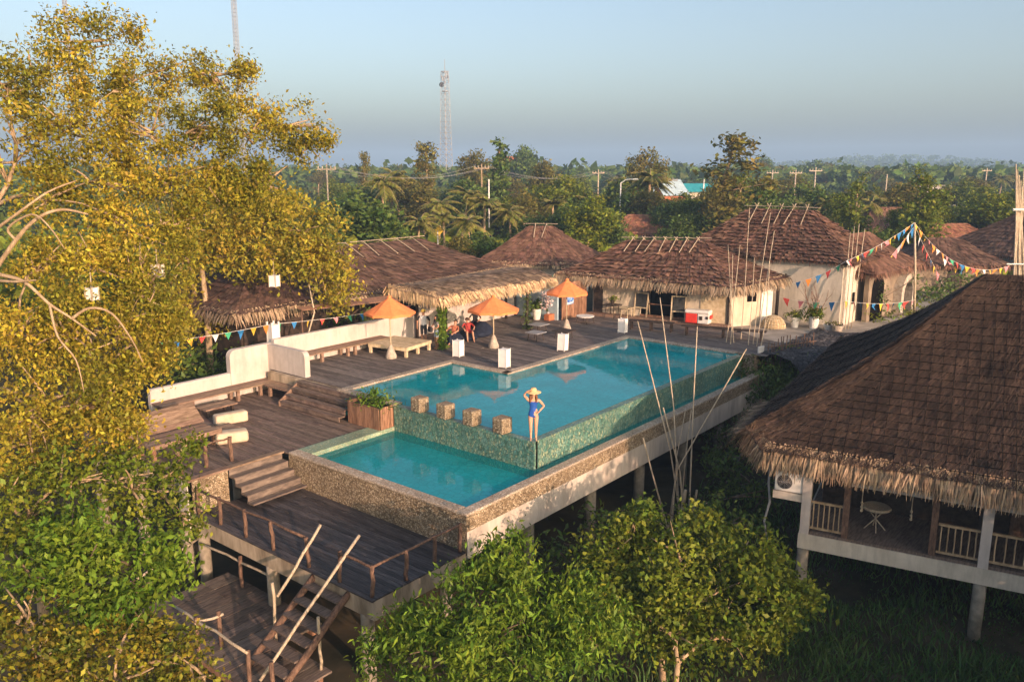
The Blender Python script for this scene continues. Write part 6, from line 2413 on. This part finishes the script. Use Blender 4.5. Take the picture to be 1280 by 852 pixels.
# ---------------------------------------------------------------- background trees (built once per kind, then copied)
def proto_tree(name, kind, seed):
    """a tree about 10 m tall at the origin"""
    r = np.random.default_rng(seed)
    rr = random.Random(seed)
    root = empty(name, (0, 0, 0))
    b = MB()
    if kind == 'palm':
        leans = Vector((rr.uniform(-.8, .8), rr.uniform(-.8, .8), 7.2))
        path = [Vector((0, 0, -.3)).lerp(leans, i / 6) + Vector((leans.x, leans.y, 0)) * (.3 * (i / 6) ** 2) for i in range(7)]
        b.tube(path, [.22, .18, .16, .15, .14, .14, .15], 7)
        top = path[-1]
        vs, fs = [], []
        for k in range(20):
            az = k * 2.399 + rr.uniform(-.2, .2)
            el = rr.uniform(-.5, 1.1)
            L = rr.uniform(2.6, 3.6)
            d = Vector((math.cos(az) * math.cos(el), math.sin(az) * math.cos(el), math.sin(el)))
            sp = [top + d * L * t + Vector((0, 0, -1.9 * t * t)) for t in [i / 10 for i in range(11)]]
            b.tube(sp, [.035 * (1 - .08 * i) for i in range(11)], 3)
            side = Vector((-math.sin(az), math.cos(az), 0))
            for i in range(1, 11):
                for s in (-1, 1):
                    for h_ in (0, .5):
                        p = sp[i - 1].lerp(sp[i], h_)
                        l = .75 * math.sin(math.pi * min(1, (i + h_) / 10.6 + .12)) + .1
                        f = (sp[i] - sp[i - 1]).normalized()
                        e = p + side * s * l * .75 + f * l * .45 + Vector((0, 0, -.45 * l + rr.uniform(-.05, .05)))
                        o_ = len(vs)
                        vs += [p - f * .09, p + f * .09, p.lerp(e, .6) + f * .09, e, p.lerp(e, .6) - f * .09]
                        fs.append((o_, o_ + 1, o_ + 2, o_ + 3))
                        fs.append((o_, o_ + 2, o_ + 3, o_ + 4))
        m = MB()
        m.add(vs, fs)
        build('crown', m, M['leaf_dry'], root)
        build('trunk', b, M['bark'], root, smooth=True)
        return root
    if kind == 'banana':
        m = MB()
        for st in range(3):
            bx_, by_ = rr.uniform(-.7, .7), rr.uniform(-.7, .7)
            b.tube([(bx_, by_, -.3), (bx_, by_, 2.6)], [.22, .14], 7)
            for k in range(9):
                az = k * 2.4 + rr.uniform(-.3, .3)
                el = rr.uniform(.5, 1.35)
                L = rr.uniform(2.4, 3.4)
                d = Vector((math.cos(az) * math.cos(el), math.sin(az) * math.cos(el), math.sin(el)))
                side = Vector((-math.sin(az), math.cos(az), 0))
                prev = None
                for i in range(7):
                    t = i / 6
                    p = Vector((bx_, by_, 2.5)) + d * L * t + Vector((0, 0, -1.5 * t * t))
                    w = .42 * math.sin(math.pi * min(1, t * .9 + .08))
                    cur = [p - side * w + Vector((0, 0, -.1 * w)), p + Vector((0, 0, .05)), p + side * w + Vector((0, 0, -.1 * w))]
                    if prev:
                        m.add(prev + cur, [(0, 1, 4, 3), (1, 2, 5, 4)])
                    prev = cur
        build('crown', m, M['leaf_mid'], root)
        build('trunk', b, M['leaf_olive'], root, smooth=True)
        return root
    spec = dict(
        round=dict(bl=[((rr.uniform(-1.9, 1.9), rr.uniform(-1.9, 1.9), rr.uniform(3.0, 7.6)), (rr.uniform(1.2, 2.0),) * 2 + (rr.uniform(1.0, 1.6),)) for _ in range(13)] + [((0, 0, 8.0), (1.7, 1.7, 1.4)), ((.5, -.5, 2.2), (2.2, 2.2, 1.4))], mat='leaf_mid', ls=.42, dens=1.5, twl=13, sp=.42),
        dark=dict(bl=[((rr.uniform(-2.3, 2.3), rr.uniform(-2.3, 2.3), rr.uniform(1.6, 6.2)), (rr.uniform(1.3, 2.1),) * 2 + (rr.uniform(1.1, 1.6),)) for _ in range(16)] + [((0, 0, 7.2), (1.8, 1.8, 1.3))], mat='leaf_dark', ls=.44, dens=1.5, twl=13, sp=.42),
        olive=dict(bl=[((rr.uniform(-1.6, 1.6), rr.uniform(-1.6, 1.6), rr.uniform(2.5, 8.2)), (rr.uniform(.9, 1.6),) * 2 + (rr.uniform(.8, 1.3),)) for _ in range(14)] + [((0, 0, 8.8), (1.2, 1.2, 1.0))], mat='leaf_olive', ls=.36, dens=1.6, twl=12, sp=.36),
        sparse=dict(bl=[((rr.gauss(0, .9) * (1.1 - i / 16), rr.gauss(0, .9) * (1.1 - i / 16), 3.0 + i * .52), (rr.uniform(.55, .95),) * 2 + (rr.uniform(.5, .8),)) for i in range(14)], mat='leaf_olive', ls=.36, dens=2.2, twl=9, sp=.3),
        drooping=dict(bl=[((rr.gauss(0, .5) * (1.15 - i / 14), rr.gauss(0, .5) * (1.15 - i / 14), 1.5 + i * .62), (1.45 - i * .085,) * 2 + (.55,)) for i in range(14)], mat='leaf_dark', ls=.4, dens=2.4, twl=11, sp=.26),
        slim=dict(bl=[((rr.gauss(0, .6), rr.gauss(0, .6), 1.6 + i * .6), (1.75 - abs(i - 4) * .17,) * 2 + (.95,)) for i in range(14)], mat='leaf_mid', ls=.36, dens=1.8, twl=13, sp=.36),
    )[kind]
    tw, cen = clumps(spec['bl'], spec['dens'], spec['twl'], (spec['sp'],) * 2 + (spec['sp'] * .7,), r)
    v, q = leaf_cloud(cen, spec['ls'], .55, .35, .2, r)
    np_mesh('crown', v, q, M[spec['mat']], root)
    top = max(c[2] for c, _ in spec['bl'])
    path = limb_path((0, 0, -.4), (rr.uniform(-.3, .3), rr.uniform(-.3, .3), top), 0, 7, rr)
    b.tube(path, [.24, .2, .17, .15, .12, .09, .06, .03], 7)
    for c, rad in spec['bl']:
        p = min(path, key=lambda p: abs(p.z - c[2] + .8))
        b.tube(limb_path(p, c, .1, 3, rr), [.08, .06, .04, .02], 4)
    build('trunk', b, M['bark'], root, smooth=True)
    return root


KINDS = {'round': ('leafy_tree', 'round mid green leafy tree in the wooded belt beyond the huts'), 'dark': ('dense_tree', 'dense dark green tree in the wooded belt beyond the huts'), 'olive': ('olive_tree', 'loose olive toned tree in the wooded belt beyond the huts'),
         'sparse': ('sparse_tree', 'tall thin crowned tree standing above the wooded belt'), 'drooping': ('drooping_tree', 'narrow dark tree with drooping tiers of leaves'), 'slim': ('slim_tree', 'slim upright green tree rising behind the huts'),
         'palm': ('palm_tree', 'yellowish feathery palm in the wooded belt beyond the huts'), 'banana': ('banana_plant', 'broad leaved banana clump among the bushes behind the huts')}
PROTO = {}
for i, (k, (nm, lb)) in enumerate(KINDS.items()):
    PROTO[k] = [proto_tree(nm, k, 100 + i * 7 + j) for j in range(2 if k in ('round', 'dark', 'olive', 'palm') else 1)]
    for p in PROTO[k]:
        tag(p, lb, 'palm' if k == 'palm' else 'plant' if k == 'banana' else 'tree', {'banana': 'banana clumps behind the huts', 'palm': 'palms beyond the huts'}.get(k, 'trees beyond the huts'))
        freeze(p)
USED = set()
rt = random.Random(12)


def plant(kind, px, D, pytop, label=None, wide=1.0, var=None, group=True):
    """a copied tree whose top reaches the height seen at pytop from depth D"""
    p = atd(px, 300, D)
    zb = float(gz(p.x, p.y))
    zt = atd(px, pytop, D).z
    nat = {'palm': 8.8, 'banana': 4.9, 'round': 9.2, 'dark': 8.4, 'olive': 9.6, 'sparse': 10.3, 'drooping': 10.0, 'slim': 10.2}[kind]
    s = max(.22, (zt - zb) / nat)
    v = (rt.randrange(len(PROTO[kind])) if var is None else var) % len(PROTO[kind])
    src = PROTO[kind][v]
    if src.name not in USED:
        USED.add(src.name)
        o = src
        o.location, o.rotation_euler, o.scale = (p.x, p.y, zb), (0, 0, rt.uniform(0, 6.28)), (s * wide, s * wide, s)
    else:
        o = copy_tree(src, None, (p.x, p.y, zb), rt.uniform(0, 6.28), (s * wide, s * wide, s))
    if label:
        o['label'] = label
    return o


for k, px, D, py, lb, wd in (
        ('dark', 448, 62, 246, 'broad dark green tree right beside the golden crown, above the long hut', 1.7), ('dark', 480, 66, 268, None, 1.2), ('banana', 430, 56, 285, None, 1.2), ('banana', 492, 58, 284, None, 1.0), ('dark', 410, 60, 290, None, 1.2),
        ('palm', 478, 84, 208, 'tall palm with golden fronds at the left of the wooded belt', 1.0), ('palm', 492, 95, 214, None, 1.1), ('sparse', 459, 115, 190, 'thin tree with one small dark tuft on top, left of the palms', .7), ('palm', 500, 100, 205, None, 1.0),
        ('sparse', 534, 105, 178, 'tall ragged tree with a see through crown left of the lattice tower', 1.15), ('palm', 575, 80, 228, 'golden palm with upright fronds below the lattice tower', 1.2), ('palm', 556, 72, 258, None, 1.1), ('palm', 604, 78, 238, 'yellow palm with long arching fronds beside the brown pole', 1.2), ('olive', 527, 88, 228, None, 1.3), ('olive', 510, 92, 222, None, 1.1),
        ('olive', 595, 130, 188, 'round topped tree behind the tall brown pole', .9), ('drooping', 625, 100, 174, 'tallest narrow dark tree with drooping tiers in the middle of the belt', 1.2), ('dark', 655, 190, 185, 'domed dark tree on the skyline right of the drooping tree', .9), ('olive', 678, 120, 200, None, 1.1),
        ('dark', 600, 62, 292, 'low dark green bushy tree between the long hut and the small hut', 1.5), ('olive', 575, 60, 294, 'low olive bush in front of the yellow sign', 1.3), ('dark', 628, 66, 300, None, 1.2), ('banana', 622, 64, 290, None, 1.0),
        ('olive', 660, 84, 240, None, 1.3), ('round', 690, 90, 252, None, 1.3), ('dark', 665, 76, 268, None, 1.4), ('dark', 705, 74, 262, None, 1.4), ('round', 740, 70, 250, 'round green tree with a yellow lit side behind the restaurant roof', 1.25), ('dark', 722, 80, 250, None, 1.2), ('dark', 762, 78, 262, None, 1.0),
        ('palm', 705, 100, 232, None, 1.1), ('palm', 680, 96, 236, None, 1.1), ('palm', 655, 90, 246, None, 1.0),
        ('olive', 808, 105, 186, 'tree with a flat tufted top above the sugar palm', .8), ('palm', 806, 92, 205, 'sugar palm with a shaggy reddish skirt in front of the blue roof', 1.2), ('olive', 806, 88, 238, 'reddish olive tree below the sugar palm', 1.0),
        ('dark', 835, 84, 252, None, 1.3), ('round', 858, 82, 250, None, 1.2), ('dark', 878, 80, 252, None, 1.3), ('round', 895, 84, 240, None, 1.1), ('dark', 850, 78, 270, None, 1.4),
        ('sparse', 912, 78, 168, 'big ragged tree with a leaning top behind the restaurant roof', 1.5), ('slim', 922, 82, 212, 'dense lower crown around the big ragged tree', 1.3), ('slim', 940, 84, 225, None, 1.2), ('olive', 895, 78, 225, None, .9),
        ('dark', 952, 82, 232, None, 1.0), ('dark', 948, 300, 196, 'domed tree on the skyline above the cream house roof', 1.0), ('slim', 1066, 76, 219, 'slim bushy tree directly behind the right end of the cream house roof', 1.15), ('round', 1045, 84, 245, None, .9), ('slim', 1148, 72, 210, 'slim pointed tree right behind the flag pole', 1.3), ('round', 1128, 76, 256, None, .9), ('round', 1172, 82, 256, None, 1.0), ('dark', 1098, 62, 287, 'small dark green bush on the roof side of the arched hut', 1.3),
        ('round', 1240, 80, 245, 'wide green tree above the dark hut at the right edge', 1.6), ('dark', 1215, 84, 258, None, 1.3), ('round', 1272, 88, 238, None, 1.5), ('dark', 1190, 92, 268, None, 1.3), ('round', 1225, 100, 236, None, 1.4), ('dark', 1100, 90, 258, None, 1.0), ('banana', 1092, 66, 285, None, 1.0), ('olive', 1110, 100, 238, None, 1.0),
        ('palm', 445, 62, 262, None, 1.2), ('palm', 520, 64, 262, None, 1.2), ('palm', 548, 78, 240, None, 1.2), ('palm', 590, 68, 262, None, 1.3), ('palm', 640, 76, 250, None, 1.2), ('palm', 690, 84, 242, None, 1.2), ('palm', 725, 92, 238, None, 1.1), ('palm', 1000, 88, 246, None, 1.0), ('palm', 1030, 92, 243, None, 1.0), ('palm', 1200, 86, 252, None, 1.1),
        ('dark', 990, 92, 248, None, 1.2), ('olive', 975, 100, 240, None, 1.0), ('olive', 1010, 98, 244, None, 1.1), ('palm', 1080, 100, 232, None, .9)):
    plant(k, px, D, py, lb, wd)
for i in range(150):
    D = 88 + 200 * rt.random() ** 1.4
    px = rt.uniform(395, 1300) if i % 6 else rt.uniform(-40, 395)
    lim = 236 - (D - 88) * .12
    k = rt.choice(('round', 'dark', 'dark', 'olive', 'round', 'palm', 'olive', 'slim', 'dark'))
    plant(k, px, D, lim + rt.uniform(-13, 16), None, rt.uniform(1.15, 1.7))
for k in PROTO:
    for p in PROTO[k]:
        if p.name not in USED:
            for ch in list(CHILD[p.name]):
                bpy.data.objects.remove(ch)
            bpy.data.objects.remove(p)

# far wood out to the horizon: reads as one mass
r_ = np.random.default_rng(9)
NF = 6500
D = np.exp(r_.uniform(math.log(230), math.log(1900), NF))
ang = R(YAW) + np.radians(r_.uniform(-41, 41, NF))
X, Y = CAM.x + D * np.cos(ang), CAM.y + D * np.sin(ang)
Z = gz(X, Y)
H_ = r_.uniform(5.5, 9.8, NF) * np.where(r_.random(NF) < .05, 1.35, 1)
K = 30
d = r_.normal(size=(NF, K, 3))
d /= np.linalg.norm(d, axis=2)[:, :, None]
rad = np.stack([H_ * r_.uniform(.35, .6, NF)] * 2 + [H_ * .36], 1)
cen = np.stack([X, Y, Z + H_ * .62], 1)[:, None, :] + d * rad[:, None, :] * r_.uniform(.75, 1.05, (NF, K, 1))
cen = cen.reshape(-1, 3)
v, q = leaf_cloud(cen, 2.6, .75, .5, 0, r_)
o = np_mesh('distant_wood', v, q, M['leaf_dark'], None, (300, 250, 0))
tag(o, kind='stuff')
r_ = np.random.default_rng(19)
n = 26000
D = np.exp(r_.uniform(math.log(48), math.log(420), n))
ang = R(YAW) + np.radians(r_.uniform(-38, 38, n))
X, Y = CAM.x + D * np.cos(ang), CAM.y + D * np.sin(ang)
hb = r_.uniform(.2, 1, n) ** 1.5 * (1.0 + .010 * D)
keep = ~((X > 3) & (X < 36) & (Y < 24) & (Y > -40)) & ((X > 36) | (Y > 24)) & ~((X > 36) & (Y < 6) & (D < 62))
X, Y, hb, D = X[keep], Y[keep], hb[keep], D[keep]
cen = np.stack([X, Y, gz(X, Y) + hb], 1)
sz = (.55 + .006 * D)[:, None]
v, q = leaf_cloud(cen, 1.0, .6, .4, 0, r_)
v = cen.repeat(4, 0) + (v - cen.repeat(4, 0)) * sz.repeat(4, 0)
o = np_mesh('undergrowth', v, q, M['leaf_mid'], None, (60, 60, -1))
tag(o, kind='stuff')

# unseen trees outside the frame, shaped to shade the pool wall, grass and hut
for (x, y, h, w, sd, lb, dn) in ((-3.2, -20.5, 8.2, 2.6, 61, 'unseen leafy tree outside the picture, placed to shade the pool wall', 1.8), (2.2, -20.5, 6.0, 2.6, 62, 'unseen leafy bush outside the picture, shaped to shade the hut front', 1.8)):
    rr_ = random.Random(sd)
    bl = [((x + rr_.uniform(-w, w) * .8, y + rr_.uniform(-1.2, 1.2), -4.2 + h * rr_.uniform(.12, .93)), min(h * .25, rr_.uniform(1.0, 1.5))) for _ in range(22)]
    blob_tree('leafy_tree', (x, y, -4.3), (x, y, -4.2 + h * .7), bl, 'leaf_mid', 'bark', lb, leaf=.3, asp=.55, dens=dn, twl=14, spread=.4, tr=.2, seed=sd)

# ---------------------------------------------------------------- haze
m = MB()
m.bx(-2600, 2600, -2600, 2600, -9, 72)
hz = bpy.data.materials.new('haze_air')
hz.use_nodes = True
nt = hz.node_tree
nt.nodes.remove(nt.nodes['Principled BSDF'])
pv = nt.nodes.new('ShaderNodeVolumePrincipled')
pv.inputs['Color'].default_value = (.42, .66, 1.0, 1)
pv.inputs['Density'].default_value = .0007
pv.inputs['Anisotropy'].default_value = 0
nt.links.new(pv.outputs[0], nt.nodes['Material Output'].inputs['Volume'])
o = build('haze', m, hz, org=(0, 0, 0), kind='stuff')
